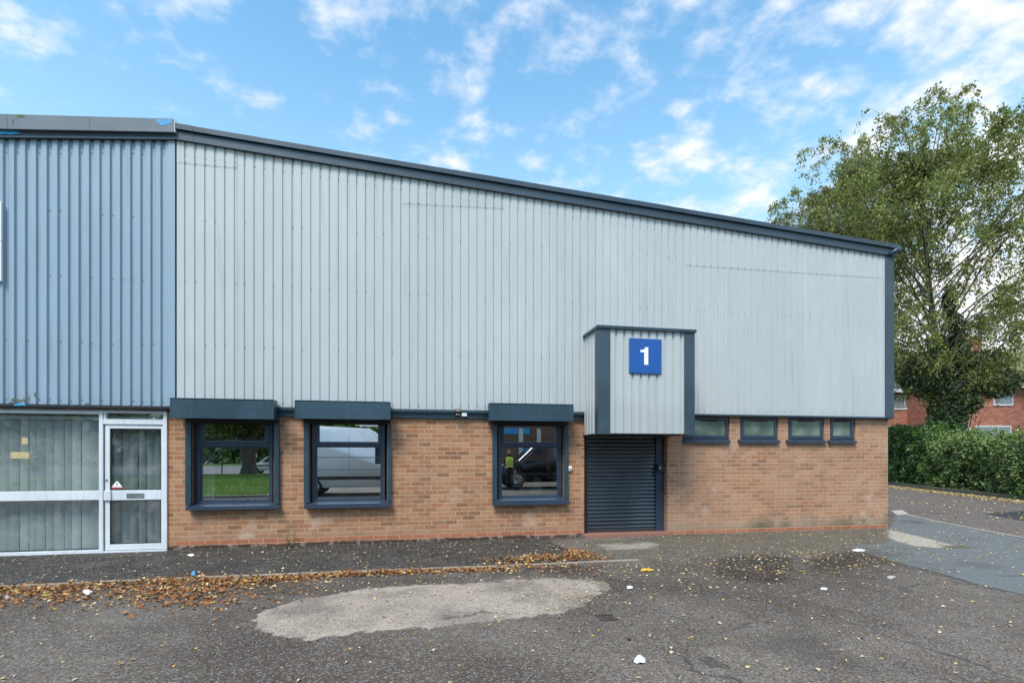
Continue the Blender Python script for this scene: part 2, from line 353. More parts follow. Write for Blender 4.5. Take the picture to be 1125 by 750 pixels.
def leaf_mat(name, stops, trans=.35, rough=.5, spec=.3):
    t = NT(name); c = t.ramp(t.island(), stops)
    b = t.bsdf(c, rough, 0.0, None, spec); tl = t.n('ShaderNodeBsdfTranslucent'); t.put(tl.inputs[0], t.mix(.5, c, (.20, .24, .03)))
    m = t.n('ShaderNodeMixShader'); m.inputs[0].default_value = trans; t.t.links.new(b, m.inputs[1]); t.t.links.new(tl.outputs[0], m.inputs[2])
    return t.end(m.outputs[0])
M['birch_leaf'] = leaf_mat('birch leaves', [(0, (.06, .09, .03)), (.22, (.16, .215, .065)), (.55, (.29, .355, .11)), (.82, (.44, .47, .15)), (.955, (.48, .42, .12)), (1, (.48, .28, .07))], .48)
M['birch_leaf_dark'] = leaf_mat('darker birch leaves', [(0, (.05, .055, .025)), (.5, (.16, .175, .07)), (.9, (.29, .29, .11)), (1, (.30, .20, .07))], .42)
M['hedge_leaf'] = leaf_mat('hedge leaves', [(0, (.03, .06, .02)), (.3, (.11, .19, .05)), (.65, (.22, .33, .09)), (.95, (.38, .48, .17)), (1, (.22, .15, .05))], .22, .38, .5)
M['laurel_leaf'] = leaf_mat('laurel leaves', [(0, (.028, .065, .014)), (.45, (.08, .175, .030)), (.85, (.17, .31, .055)), (1, (.27, .40, .10))], .22, .28, .6)
M['ivy_leaf'] = leaf_mat('ivy leaves', [(0, (.03, .058, .024)), (.6, (.085, .135, .05)), (.9, (.18, .23, .09)), (1, (.27, .30, .13))], .12, .34, .6)
M['fallen'] = leaf_mat('fallen leaves', [(0, (.20, .070, .026)), (.22, (.32, .12, .042)), (.45, (.40, .19, .070)), (.64, (.13, .055, .026)), (.84, (.48, .30, .13)), (.95, (.60, .48, .28)), (1, (.60, .36, .04))], .10, .7)
M['fallen_yellow'] = leaf_mat('yellow fallen leaves', [(0, (.32, .17, .05)), (.3, (.46, .33, .14)), (.7, (.56, .46, .25)), (.9, (.62, .54, .36)), (1, (.62, .38, .05))], .10, .7)
def bark():
    t = NT('birch bark'); p = t.pos(); a = t.noise(t.scalev(p, (2, 2, 9)), 1.2, 4, .6); b = t.noise(p, 1.1, 3, .6)
    c = t.mix(t.sm(a, .5, .62), (.30, .27, .23), (.06, .05, .042)); c = t.mix(t.sm(b, .45, .6), c, (.075, .06, .05))
    return t.end(t.bsdf(c, .85, 0.0, t.bump(a, .5, .02), .2))
M['bark'] = bark(); M['twig'] = paint('dark twig bark', (.055, .042, .035), .85, .2, 6)
M['grass'] = leaf_mat('verge grass', [(0, (.11, .21, .04)), (.6, (.17, .30, .055)), (1, (.24, .36, .09))], .3)
M['grass_base'] = paint('grass ground', (.075, .16, .02), .9, .3, 4)
M['tile_grey'] = concrete('grey roof tile', (.10, .10, .105)); M['tile_mossy'] = concrete('mossy roof tile', (.22, .20, .11))
M['render'] = paint('cream render', (.62, .60, .55), .8, .08)
M['house_glass'] = NT('dim window glass'); _t = M['house_glass']; M['house_glass'] = _t.end(_t.bsdf((.22, .26, .29), .06, 0.0, None, .7))
M['car_black'] = paint('black car paint', (.006, .007, .009), .08, .1, 1, spec=.6); M['van_white'] = paint('white van paint', (.85, .86, .87), .16, .04, 1, spec=.6)
M['tyre'] = paint('tyre rubber', (.012, .012, .012), .85, .2, 9); M['alloy'] = paint('alloy wheel', (.55, .56, .58), .25, .05, 4, 0, .9)
M['dark_glass'] = _g = NT('vehicle glass'); M['dark_glass'] = _g.end(_g.bsdf((.03, .04, .05), .04, 0.0, None, .8))
M['hivis'] = paint('yellow high visibility fabric', (.70, .80, .04), .8, .06); M['dark_cloth'] = paint('dark work clothes', (.02, .02, .028), .9, .15, 5); M['skin'] = paint('skin', (.50, .28, .20), .6, .06, 5); M['hair'] = paint('short brown hair', (.05, .03, .02), .8, .2)
M['litter'] = paint('white litter paper', (.72, .72, .70), .7, .12, 25); M['litter_blue'] = paint('blue plastic scrap', (.08, .32, .62), .4, .1, 20); M['litter_yellow'] = paint('yellow wrapper', (.62, .40, .05), .5, .2, 25)
M['teal'] = paint('grey green storage box', (.16, .24, .24), .5, .1)
# ================================================================== UNIT 1: pale grey clad industrial unit
YC = -0.10                      # outer face of the cladding ribs
XL = PX(193.5, YC); XBL = PX(184.0, 0); XBR = PX(975.5, 0); XR = PX(981.5, YC)
def lin(p, q):
    return lambda x: p[1]+(q[1]-p[1])*(x-p[0])/(q[0]-p[0])
a = P(194, 153.3, YC); b = P(900, 268, YC); roof_r = lin((a[0], a[2]), (b[0], b[2]))       # bottom of the verge, unit 1
a = P(0, 150.5, YC); b = P(191, 152.8, YC); roof_l = lin((a[0], a[2]), (b[0], b[2]))        # bottom of the verge, blue unit
ZC = (PZ(260, 446.2, YC)+PZ(450, 449.6, YC)+PZ(900, 456.2, YC))/3                           # bottom of the cladding
ZB = ZC-.005
print('ZC', ZC, 'XL', XL, 'XBR', XBR, 'roof', roof_r(XL), roof_r(XR), roof_l(PX(0, YC)), roof_l(XL))

unit = thing('industrial_unit', (XBL, 0, 0), 'single storey unit with pale grey cladding over orange brick and a numbered porch', 'industrial unit')

def wall_with_holes(x0, x1, z0, z1, holes, depth, y=0.0, mat=None, name='brick_wall', parent=None):
    xs = sorted({x0, x1, *[h[0] for h in holes], *[h[1] for h in holes]}); zs = sorted({z0, z1, *[h[2] for h in holes], *[h[3] for h in holes]})
    def solid(i, j):
        if i < 0 or j < 0 or i >= len(xs)-1 or j >= len(zs)-1: return False
        cx = (xs[i]+xs[i+1])/2; cz = (zs[j]+zs[j+1])/2
        return not any(h[0] < cx < h[1] and h[2] < cz < h[3] for h in holes)
    m = MB(); cache = {}
    def V(x, yy, z):
        k = (round(x, 5), round(yy, 5), round(z, 5))
        if k not in cache: cache[k] = m.bm.verts.new(k)
        return cache[k]
    for i in range(len(xs)-1):
        for j in range(len(zs)-1):
            if not solid(i, j): continue
            X0, X1, Z0, Z1 = xs[i], xs[i+1], zs[j], zs[j+1]
            m.bm.faces.new([V(X0, y, Z0), V(X1, y, Z0), V(X1, y, Z1), V(X0, y, Z1)])
            m.bm.faces.new([V(X0, y+depth, Z0), V(X0, y+depth, Z1), V(X1, y+depth, Z1), V(X1, y+depth, Z0)])
            if not solid(i-1, j): m.bm.faces.new([V(X0, y, Z0), V(X0, y, Z1), V(X0, y+depth, Z1), V(X0, y+depth, Z0)])
            if not solid(i+1, j): m.bm.faces.new([V(X1, y, Z0), V(X1, y+depth, Z0), V(X1, y+depth, Z1), V(X1, y, Z1)])
            if not solid(i, j-1): m.bm.faces.new([V(X0, y, Z0), V(X0, y+depth, Z0), V(X1, y+depth, Z0), V(X1, y, Z0)])
            if not solid(i, j+1): m.bm.faces.new([V(X0, y, Z1), V(X1, y, Z1), V(X1, y+depth, Z1), V(X0, y+depth, Z1)])
    return m.build(name, mat, parent, normals=False)

# ---- openings measured on the wall plane
W = [  # rail outer left/right px, opening px, glass px lower, transom glass px, v: box top, box bottom, glass t0 t1, lower g0 g1, frame bottom, sill top, sill bottom, box px l/r
    dict(rail=(203.4, 306.3), rin=(209.6, 301.2), fr=(215, 298.6), gl=(221.7, 295.3), tg=(224.2, 291), tv=(463.7, 484), lv=(491.6, 548), fb=554, sill=(555.2, 559.6), box=(187, 300.6), bv=(437.6, 459.5)),
    dict(rail=(333.7, 429.4), rin=(339.2, 425.4), fr=(343.3, 422.2), gl=(348.2, 417.7), tg=(350.5, 415.3), tv=(464.5, 485), lv=(491.3, 546.4), fb=551.6, sill=(552.6, 557.6), box=(323.9, 428.7), bv=(440.1, 460)),
    dict(rail=(541.3, 624.6), rin=(546.0, 620.6), fr=(548.2, 616.4), gl=(551.7, 612.4), tg=(553.7, 610.6), tv=(466.2, 485.4), lv=(491.5, 543.6), fb=548, sill=(548.9, 554.4), box=(538, 630), bv=(443.0, 462)),
]
holes = []
for w in W:
    u = (w['rail'][0]+w['rail'][1])/2
    w['x0'] = PX(w['rin'][0]+.3, 0); w['x1'] = PX(w['rin'][1]-.3, 0); w['z0'] = PZ(u, w['sill'][1]-2.2, 0); w['z1'] = ZB-.12
    holes.append((w['x0'], w['x1'], w['z0'], w['z1']))
S = [dict(fr=(750.0, 801.5), gl=(763, 796.5), gv=(461.5, 477.6), fv=(457.2, 482.6), sill=(752, 802.4), sv=(483, 486.6)),
     dict(fr=(813.3, 855), gl=(818, 850.2), gv=(461.8, 477.8), fv=(457.6, 482.8), sill=(812.6, 857.2), sv=(483.2, 486.6)),
     dict(fr=(866, 905.6), gl=(870.6, 901), gv=(462.0, 478.2), fv=(458.2, 483), sill=(865.4, 908), sv=(483.6, 486.8)),
     dict(fr=(912, 939.8), gl=(916, 934), gv=(462.4, 478.4), fv=(458.5, 483.2), sill=(911.6, 941.6), sv=(483.9, 487.0))]
for s in S:
    s['x0'] = PX(s['fr'][0], 0); s['x1'] = PX(s['fr'][1], 0); u = sum(s['fr'])/2; s['z0'] = PZ(u, s['fv'][1]+.6, 0); s['z1'] = ZC-.036
    holes.append((s['x0'], s['x1'], s['z0'], s['z1']))
DX0, DX1 = PX(641.8, 0), PX(733.2, 0); DZ1 = 2.12
holes.append((DX0, DX1, -1.0, DZ1))
wall_with_holes(XBL, XBR, -.35, ZB, holes, .24, 0.0, M['brick'], 'brick_wall', unit)
m = MB(); m.box(XBR-.24, XBR, .2405, 30, -.35, ZB); m.build('side_brick_wall', M['brick'], unit)

# ---- big windows with roller shutter boxes
def bar(m, x0, x1, y0, y1, z0, z1, b=.006): m.box(x0, x1, y0, y1, z0, z1, b)
def big_window(w, glass):
    yf = .075                                                    # face of the window frame, set back in the brick reveal
    u = (w['rail'][0]+w['rail'][1])/2
    fx0, fx1 = PX(w['fr'][0], yf)-.012, PX(w['fr'][1], yf)+.012
    gx0, gx1 = PX(w['gl'][0], yf), PX(w['gl'][1], yf); tx0, tx1 = PX(w['tg'][0], yf), PX(w['tg'][1], yf)
    zt0, zt1 = PZ(u, w['tv'][1], yf), PZ(u, w['tv'][0], yf); zl0, zl1 = PZ(u, w['lv'][1], yf), PZ(u, w['lv'][0], yf)
    fz0, fz1 = PZ(u, w['fb'], yf), w['z1']+.005
    m = MB()
    # outer frame
    bar(m, fx0, gx0-.022, yf, yf+.07, fz0, fz1); bar(m, gx1+.022, fx1, yf, yf+.07, fz0, fz1)
    zm0, zm1 = zl1+.018, zt0-.048
    bar(m, gx0-.023, gx1+.023, yf+.001, yf+.069, fz0, zl0-.020); bar(m, gx0-.023, gx1+.023, yf+.001, yf+.069, zm0, zm1)
    bar(m, gx0-.023, gx1+.023, yf+.001, yf+.069, zt1+.05, fz1)
    # glazing beads of the fixed light
    bar(m, gx0-.022, gx0, yf+.016, yf+.06, zl0-.02, zl1+.018); bar(m, gx1, gx1+.022, yf+.016, yf+.06, zl0-.02, zl1+.018)
    bar(m, gx0, gx1, yf+.017, yf+.059, zl0-.02, zl0); bar(m, gx0, gx1, yf+.017, yf+.059, zl1, zl1+.018)
    fr = m.build('window', M['frame'], unit)
    m = MB()                                                     # opening top light sash, a little proud
    sx0, sx1 = gx0-.020, gx1+.020
    bar(m, sx0, tx0, yf-.010, yf+.055, zt0-.045, zt1+.048); bar(m, tx1, sx1, yf-.010, yf+.055, zt0-.045, zt1+.048)
    bar(m, tx0-.001, tx1+.001, yf-.009, yf+.054, zt0-.045, zt0); bar(m, tx0-.001, tx1+.001, yf-.009, yf+.054, zt1, zt1+.048)
    m.build('sash', M['frame'], fr)
    for (x0, x1, z0, z1) in ((gx0-.004, gx1+.004, zl0-.004, zl1+.004), (tx0-.004, tx1+.004, zt0-.004, zt1+.004)):
        m = MB(); m.box(x0, x1, yf+.034, yf+.040, z0, z1); m.build('glass', glass, fr)
        m = MB(); t_ = .006                                      # grey spacer bar round the double glazing
        for q in ((x0, x0+t_+.004, z0, z1), (x1-t_-.004, x1, z0, z1), (x0+.01, x1-.01, z0, z0+.01), (x0+.01, x1-.01, z1-.01, z1)): m.box(q[0], q[1], yf+.0405, yf+.048, q[2], q[3])
        m.build('glazing_spacer', M['steel'], fr)
    m = MB()                                                     # small bright handle fittings seen in the top light
    m.box((tx0+tx1)/2-.012, (tx0+tx1)/2+.012, yf+.056, yf+.075, zt0-.03, zt0+.05, .004); m.build('handle', M['white_plastic'], fr)
    # guide rails
    rz0, rz1 = PZ(w['rail'][0], w['sill'][0], -.10), PZ(u, w['bv'][1], -.2)+.03
    for (ua, ub, sgn) in ((w['rail'][0], w['rin'][0], 1), (w['rin'][1], w['rail'][1], -1)):
        x0, x1 = PX(ua, -.075), PX(ub, -.075); m = MB()
        m.box(x0, x1, -.075, -.035, rz0, rz1, .004)
        if sgn > 0: m.box(x0+.002, x0+.022, -.036, -.0005, rz0, rz1, .003); m.box(x1-.022, x1-.004, -.036, -.0005, rz0, rz1, .003)
        else: m.box(x1-.022, x1-.002, -.036, -.0005, rz0, rz1, .003); m.box(x0+.004, x0+.022, -.036, -.0005, rz0, rz1, .003)
        m.build('guide_rail', M['trim'], fr)
    # sill
    sx0, sx1 = PX(w['rail'][0]+.3, -.12), PX(w['rail'][1]+.2, -.12); z0, z1 = PZ(u, w['sill'][1], -.12), PZ(u, w['sill'][0], -.12)
    m = MB(); m.prism([(sx0, -.12, z0), (sx0, -.12, z1-.008), (sx0, yf+.01, z1+.028), (sx0, yf+.01, z1-.012), (sx0, -.09, z0+.018), (sx0, -.09, z0)], (sx1-sx0, 0, 0))
    m.build('sill', M['frame'], fr)
    # shutter box: front plane well proud of the wall
    yb = -.37
    bx0, bx1 = PX(w['box'][0], yb), PX(w['box'][1], yb); bz0, bz1 = PZ((w['box'][0]+w['box'][1])/2, w['bv'][1], yb), PZ((w['box'][0]+w['box'][1])/2, sum([w['bv'][0], w['bv'][0]+1.2])/2, yb)
    m = MB()
    zc = bz1-.012
    m.prism([(bx0, yb, bz0), (bx0, yb, zc), (bx0, yb+.012, bz1), (bx0, -.135, bz1), (bx0, -.135, bz0+.06), (bx0, -.055, bz0+.06), (bx0, -.055, bz0)], (bx1-bx0, 0, 0))
    sb = m.build('shutter_box', M['trim'], fr)
    m = MB(); m.box(bx0-.004, bx1+.004, yb-.006, -.128, bz1+.001, bz1+.007, .002); m.box(bx0-.003, bx0+.012, yb-.004, yb-.0005, bz0, bz1, .001); m.box(bx1-.012, bx1+.003, yb-.004, yb-.0005, bz0, bz1, .001)
    m.build('box_flashing', M['trim'], fr)
    m = MB(); m.box(PX(w['rail'][0], -.1)+.01, PX(w['rail'][1], -.1)-.01, -.098, -.048, bz0-.055, bz0-.001, .006); m.build('bottom_slat', M['frame_edge'], fr)
    # the black underside and wall-to-window soffit
    m = MB(); m.box(w['x0'], w['x1'], -.045, yf+.06, w['z1']-.004, w['z1']+.02); m.build('soffit', M['frame_edge'], fr)
    return fr, (gx0, gx1, zl0, zl1, tx0, tx1, zt0, zt1, yf)
for w in W: w['top'] = PZ(sum(w['rail'])/2, 460.5, .075)+.06
info = []
for w in W:
    w['z1'] = min(w['z1'], ZB-.12)
    info.append(big_window(w, M['glass_bright' if w is W[1] else 'glass']))
# curtains / blind edges just inside the panes
def strips(parent, xs, y, z0, z1, mat, name='curtain'):
    m = MB()
    for (a_, b_, dy) in xs: m.poly([(a_, y, z0), (b_, y+dy, z0), (b_, y+dy, z1), (a_, y, z1)])
    return m.build(name, mat, parent, normals=False)
(f, (gx0, gx1, zl0, zl1, tx0, tx1, zt0, zt1, yf)) = info[0]
strips(f, [(gx0-.03, gx0+.08, .03), (gx0+.07, gx0+.16, .02)], yf+.09, zl0-.05, zt1+.05, M['curtain'])
(f, (gx0, gx1, zl0, zl1, tx0, tx1, zt0, zt1, yf)) = info[1]
n = 11; xs = [gx0-.04+(gx1-gx0+.08)*i/n for i in range(n+1)]
strips(f, [(xs[i], xs[i+1]-.004, .05*(-1)**i) for i in range(n)], yf+.14, zl0-.05, zt1+.05, M['curtain'])

# ---- small obscured windows
for k, s in enumerate(S):
    yf = .028; u = sum(s['fr'])/2
    x0, x1 = s['x0']+.004, s['x1']-.004; z0, z1 = PZ(u, s['fv'][1], yf), s['z1']-.002
    gx0, gx1 = PX(s['gl'][0], yf), PX(s['gl'][1], yf); gz0, gz1 = PZ(u, s['gv'][1], yf), PZ(u, s['gv'][0], yf)
    gx0 = max(gx0, x0+.075); gx1 = min(gx1, x1-.07)
    m = MB(); o = .034
    bar(m, x0, x0+o, yf, yf+.07, z0, z1); bar(m, x1-o, x1, yf, yf+.07, z0, z1); bar(m, x0+o-.001, x1-o+.001, yf+.001, yf+.069, z0, z0+o-.004); bar(m, x0+o-.001, x1-o+.001, yf+.001, yf+.069, z1-o+.006, z1)
    fr = m.build('window', M['frame'], unit)
    m = MB(); q = .016
    # sash with a sloped inner bead
    a0, a1, c0, c1 = x0+.026, x1-.026, z0+.022, z1-.016
    for quad in (((a0, c0), (a0, c1), (gx0, gz1), (gx0, gz0)), ((a1, c0), (a1, c1), (gx1, gz1), (gx1, gz0)), ((a0, c0), (a1, c0), (gx1, gz0), (gx0, gz0)), ((a0, c1), (a1, c1), (gx1, gz1), (gx0, gz1))):
        (p0, p1, p2, p3) = quad
        mid = lambda p, r: (p[0]+(r[0]-p[0])*.55, p[1]+(r[1]-p[1])*.55)
        m0, m1 = mid(p0, p3), mid(p1, p2)
        m.poly([(p0[0], yf-.012, p0[1]), (p1[0], yf-.012, p1[1]), (m1[0], yf-.014, m1[1]), (m0[0], yf-.014, m0[1])])
        m.poly([(m0[0], yf-.014, m0[1]), (m1[0], yf-.014, m1[1]), (p2[0], yf+.010, p2[1]), (p3[0], yf+.010, p3[1])])
    for (p0, p1) in (((a0, c0), (a1, c0)), ((a1, c0), (a1, c1)), ((a1, c1), (a0, c1)), ((a0, c1), (a0, c0))):
        m.poly([(p0[0], yf-.012, p0[1]), (p1[0], yf-.012, p1[1]), (p1[0], yf+.02, p1[1]), (p0[0], yf+.02, p0[1])])
    m.build('sash', M['frame'], fr)
    m = MB(); m.box(gx0-.003, gx1+.003, yf+.010, yf+.016, gz0-.003, gz1+.003); m.build('glass', M['frosted'], fr)
    m = MB(); xm = (gx0+gx1)/2; hw = (gx1-gx0)*.30 if k < 3 else (gx1-gx0)*.45
    m.box(xm-hw, xm+hw, yf-.026, yf-.0145, gz1-.012, gz1+.022, .003); m.build('trickle_vent', M['frame_edge'], fr)
    sx0, sx1 = PX(s['sill'][0], -.06), PX(s['sill'][1], -.06); sz0, sz1 = PZ(u, s['sv'][1], -.06), PZ(u, s['sv'][0], -.06)
    m = MB(); m.prism([(sx0, -.06, sz0), (sx0, -.06, sz1-.006), (sx0, yf+.01, sz1+.026), (sx0, yf+.01, sz0+.012), (sx0, -.03, sz0+.01)], (sx1-sx0, 0, 0)); m.build('sill', M['frame'], fr)
    m = MB(); m.box(x0, x1, yf+.07, yf+.09, z0, z1); m.build('backing', M['inner'], fr)

# ---- cladding: trapezoidal sheets, ribs follow the sloping verge at the top
def cladding(x0, x1, zbot, ztop, pitch, gap, depth, slope, sheets, laps, name, mat, parent, y0=YC, scr=True, jit=.002):
    """ribs face y0 (towards the yard), troughs lie depth behind; sheets = ribs per sheet; laps = [(xa, xb, z(x))]"""
    V = []; F = []; sc = MB()
    x = x0; k = 0; rng = random.Random(int(abs(x0*100)))
    while x < x1-.02:
        xe = min(x+pitch*sheets, x1); off = rng.uniform(-jit, jit); off += .0025*(k % 2)
        prof = []; xx = x
        while xx < xe-.004:
            for dx, dy in ((0, 0), (pitch-gap-2*slope, 0), (pitch-gap-slope, depth), (pitch-slope, depth)):
                if xx+dx <= xe+1e-6: prof.append((xx+dx, y0+off+dy))
            xx += pitch
        prof.append((xe+.004, y0+off+.001))
        lap = next((l for l in laps if l[0]-.01 <= (x+xe)/2 <= l[1]+.01), None)
        rows = [(lambda q: zbot, lambda q: ztop(q)+.06, 0.0)] if lap is None else [(lambda q: zbot, lambda q: lap[2](q)+.06, 0.0), (lambda q: lap[2](q), lambda q: ztop(q)+.06, -.0035)]
        for lo, hi, dy in rows:
            i0 = len(V)
            for (px, py) in prof:
                V += [(px, py+dy, lo(px)), (px, py+dy, hi(px))]
            for i in range(len(prof)-1): F.append((i0+2*i, i0+2*i+2, i0+2*i+3, i0+2*i+1))
        if scr:
            xx = x; j = 0
            while xx < xe-.05:
                gx = xx+pitch-slope-gap/2-slope/2; zt = ztop(gx)
                levels = [zbot+.07, zbot+.98, zbot+2.0, zbot+3.0, zt-.22]
                for li, z in enumerate(levels):
                    edge = li in (0, 4)
                    if z > zt-.1 or (li not in (0, 4) and z > zt-.5): continue
                    if rng.random() < (.75 if edge else .42):
                        z += rng.uniform(-.012, .012); s_ = .0065
                        sc.box(gx-s_, gx+s_, y0+off+depth-.009, y0+off+depth+.001, z-s_, z+s_, .0015)
                if lap is not None and rng.random() < .8:
                    z = lap[2](gx)+.03; sc.box(gx-.006, gx+.006, y0+off+depth-.016, y0+off+depth-.005, z-.006, z+.006, .0015)
                xx += pitch; j += 1
        x = xe; k += 1
    me = np_mesh(name, V, F)
    if scr:
        for f_ in sc.bm.faces: f_.material_index = 1
        sc.bm.from_mesh(me); sc.bm.to_mesh(me)
    sc.bm.free(); return finish(name, me, [mat, M['screw']], parent)
l1 = PZ(215, 181, YC); a = P(439, 223.5, YC); b = P(531, 228.5, YC); lm = lin((a[0], a[2]), (b[0], b[2])); a2 = P(735, 290.5, YC); b2 = P(971, 306, YC); lr = lin((a2[0], a2[2]), (b2[0], b2[2]))
PITCH = (PX(248.5, YC)-XL)/5
print('pitch', PITCH)
cladding(XL+.01, PX(972, YC)-.01, ZC, roof_r, PITCH, .019, .018, .012, 6,
         [(XL, PX(250, YC), lambda q: l1), (PX(437, YC), PX(532, YC), lm), (PX(733, YC), XR, lr)], 'cladding', M['clad_grey'], unit)
# flat end strip, corner flashing, drip flashing under the sheets
m = MB(); XF = PX(972.4, YC-.016); m.box(XF-.02, XF+.004, YC-.008, YC+.02, ZC, roof_r(XR)+.03, .002); m.build('cladding_end_trim', M['clad_grey'], unit)
m = MB(); m.box(XF, XR, YC-.016, YC+.06, ZC-.02, roof_r(XR)+.02, .004); m.box(XR-.012, XR+.001, YC+.061, .25, ZC-.02, roof_r(XR)+.02, .003); m.build('corner_flashing', M['fascia'], unit)
XD0, XD1 = PX(641, YC), PX(762.5, -.83)
m = MB()
segs = [(XL-.02, PX(640, YC)), (XD1+.002, XR+.008)]
for (x0, x1) in segs:
    m.box(x0, x1, YC-.004, -.002, ZC-(.050 if x0 < 0 else .034), ZC-.004, .003)
m.box(XL-.02, PX(640, 0), -.050, -.0025, ZC-.150, ZC-.051, .004); m.box(XL-.02, PX(640, 0), -.062, -.0505, ZC-.078, ZC-.0505, .003)
m.box(S[3]['x1']+.01, XR-.02, -.030, -.0025, ZC-.050, ZC-.0345, .003)
m.build('drip_flashing', M['trim'], unit)
m = MB(); x0, x1 = PX(640, YC), XD1
m.box(x0, x1, -.09, -.002, ZC-.06, ZC-.002); m.build('head_flashing', M['trim'], unit)
m = MB()   # wall behind the sheets
m.prism([(XL, -.005, ZB), (XR-.02, -.005, ZB), (XR-.02, -.005, roof_r(XR)), (XL, -.005, roof_r(XL))], (0, .2, 0)); m.build('inner_lining', M['inner'], unit)

# ---- roof edge
def up(f, x): return f(x)
def edge(m, f, x0, x1, y0, y1, d0, d1, bev=0):
    m.prism([(x0, y0, f(x0)+d0), (x1, y0, f(x1)+d0), (x1, y0, f(x1)+d1), (x0, y0, f(x0)+d1)], (0, y1-y0, 0))
H1 = .118; H2 = .215
m = MB()
js = [XL+.0, XL+.27, PX(496, YC), PX(735, YC), XR+.01]
for i in range(len(js)-1): edge(m, roof_r, js[i]+.002, js[i+1]-.002, YC-.045, YC+.05, -.015, H1)
edge(m, roof_r, XL, XR+.01, YC-.052, YC-.0455, -.022, -.004)
fas = m.build('verge_fascia', M['fascia'], unit)
m = MB()
for i in range(len(js)-1): edge(m, roof_r, js[i]+.002, js[i+1]-.002+(.06 if i == len(js)-2 else 0), YC-.085, YC+.5, H1+.012, H2-.004*(i % 2))
m.build('verge_cap', M['fascia'], unit)
m = MB(); zt = roof_r(XR)
m.tube([(XR-.16, YC-.06, zt+.01), (XR-.02, YC-.095, zt+.085), (XR+.055, YC-.10, zt+.125)], [.035, .05, .052], 12); m.box(XR-.10, XR+.05, YC-.03, YC+.4, zt-.045, zt+.085, .008)
m.build('gutter_end', M['fascia'], unit)
m = MB()
edge(m, roof_r, XL, XR+.02, YC+.06, 30.0, H1-.10, H1-.02); m.build('roof', M['tile_grey'], unit)
m = MB(); m.prism([(XR-.06, .26, ZB), (XR-.06, .26, roof_r(XR)), (XR-.06, 30, roof_r(XR)), (XR-.06, 30, ZB)], (.05, 0, 0)); m.build('side_cladding', M['clad_grey'], unit)
m = MB(); m.box(XL, XR-.1, 29.9, 30, -.3, roof_r(XR)); m.build('rear_wall', M['brick'], unit)

# ---- rooms behind the glass
m = MB(); m.box(XBL+.02, XBR-.25, .245, 5.0, .02, .06); m.build('interior_floor', M['inner_floor'], unit)
m = MB(); m.box(XBL+.02, XBR-.25, 5.0, 5.1, .0, 2.6); m.box(XBL+.02, XBR-.25, .245, 5.1, 2.5, 2.6)
for u in (318, 480, 636): x = PX(u, 0); m.box(x-.05, x+.05, .245, 4.99, .06, 2.49)
m.build('interior_wall', M['inner'], unit)

# ---- porch canopy over the roller shutter
yF = -.83
cx0, cx1 = PX(657.4, yF), PX(762.4, yF); cz0 = (PZ(658, 476.6, yF)+PZ(757, 476.8, yF))/2; cz1 = (PZ(658, 358.6, yF)+PZ(764, 363.9, yF))/2
can = thing_dummy = None
m = MB(); m.box(cx0+.05, cx1-.05, yF+.05, YC+.02, cz0+.01, cz1-.02); porch = m.build('porch_canopy', M['frame_edge'], unit)
fl0, fl1 = PX(670.2, yF), PX(751.7, yF)
cladding(fl0-.01, fl1+.01, cz0+.012, lambda x: cz1-.06, .152, .030, .027, .012, 99, [], 'porch_cladding', M['clad_grey'], porch, y0=yF+.004, scr=False)
sc = MB(); q = .152; k = 0; xx = fl0-.01
while xx < fl1-.1:
    gx = xx+q-.027
    for z in (cz0+.09, cz1-.09):
        if k % 2 == 1 or random.random() < .3: sc.box(gx-.007, gx+.007, yF+.022, yF+.032, z-.007, z+.007, .0015)
    xx += q; k += 1
sc.bm.free()
# left and right side sheets (ribs run up, profile along y)
def side_clad(x, s, name):
    V = []; F = []; y = yF+.13; prof = []
    while y < YC-.02:
        for dy, dx in ((0, 0), (.098, 0), (.110, .025), (.140, .025)):
            if y+dy < YC-.005: prof.append((x+s*dx, y+dy))
        y += .152
    prof.append((x, YC-.003))
    for (px, py) in prof: V += [(px, py, cz0+.012), (px, py, cz1-.03)]
    for i in range(len(prof)-1): F.append((2*i, 2*i+1, 2*i+3, 2*i+2) if s > 0 else (2*i, 2*i+2, 2*i+3, 2*i+1))
    return finish(name, np_mesh(name, V, F), M['clad_grey'], porch)
side_clad(cx0, 1, 'porch_side_cladding'); side_clad(cx1, -1, 'porch_side_cladding')
for (x0, x1, s) in ((cx0, fl0, -1), (fl1, cx1, 1)):
    m = MB(); zb = cz0-.006
    m.box(x0-.010 if s < 0 else x0, x1 if s < 0 else x1+.010, yF-.012, yF+.006, zb, cz1, .003)
    xx = x0-.012 if s < 0 else x1+.002
    m.box(xx, xx+.010, yF-.004, yF+.14, zb, cz1, .002)
    m.build('porch_corner_flashing', M['fascia'], porch)
m = MB(); m.box(cx0-.03, cx1+.03, yF-.035, YC+.03, cz1, cz1+.022, .004); m.box(cx0-.03, cx1+.03, yF-.040, yF-.020, cz1-.030, cz1-.001, .004)
m.box(cx0-.034, cx0-.014, yF-.019, YC, cz1-.030, cz1-.001, .003); m.box(cx1+.014, cx1+.034, yF-.019, YC, cz1-.030, cz1-.001, .003)
m.build('porch_roof_cap', M['trim'], porch)
m = MB(); m.box(cx0-.002, cx1+.002, yF+.006, -.002, cz0-.004, cz0+.008); m.build('porch_soffit', M['frame_edge'], porch)

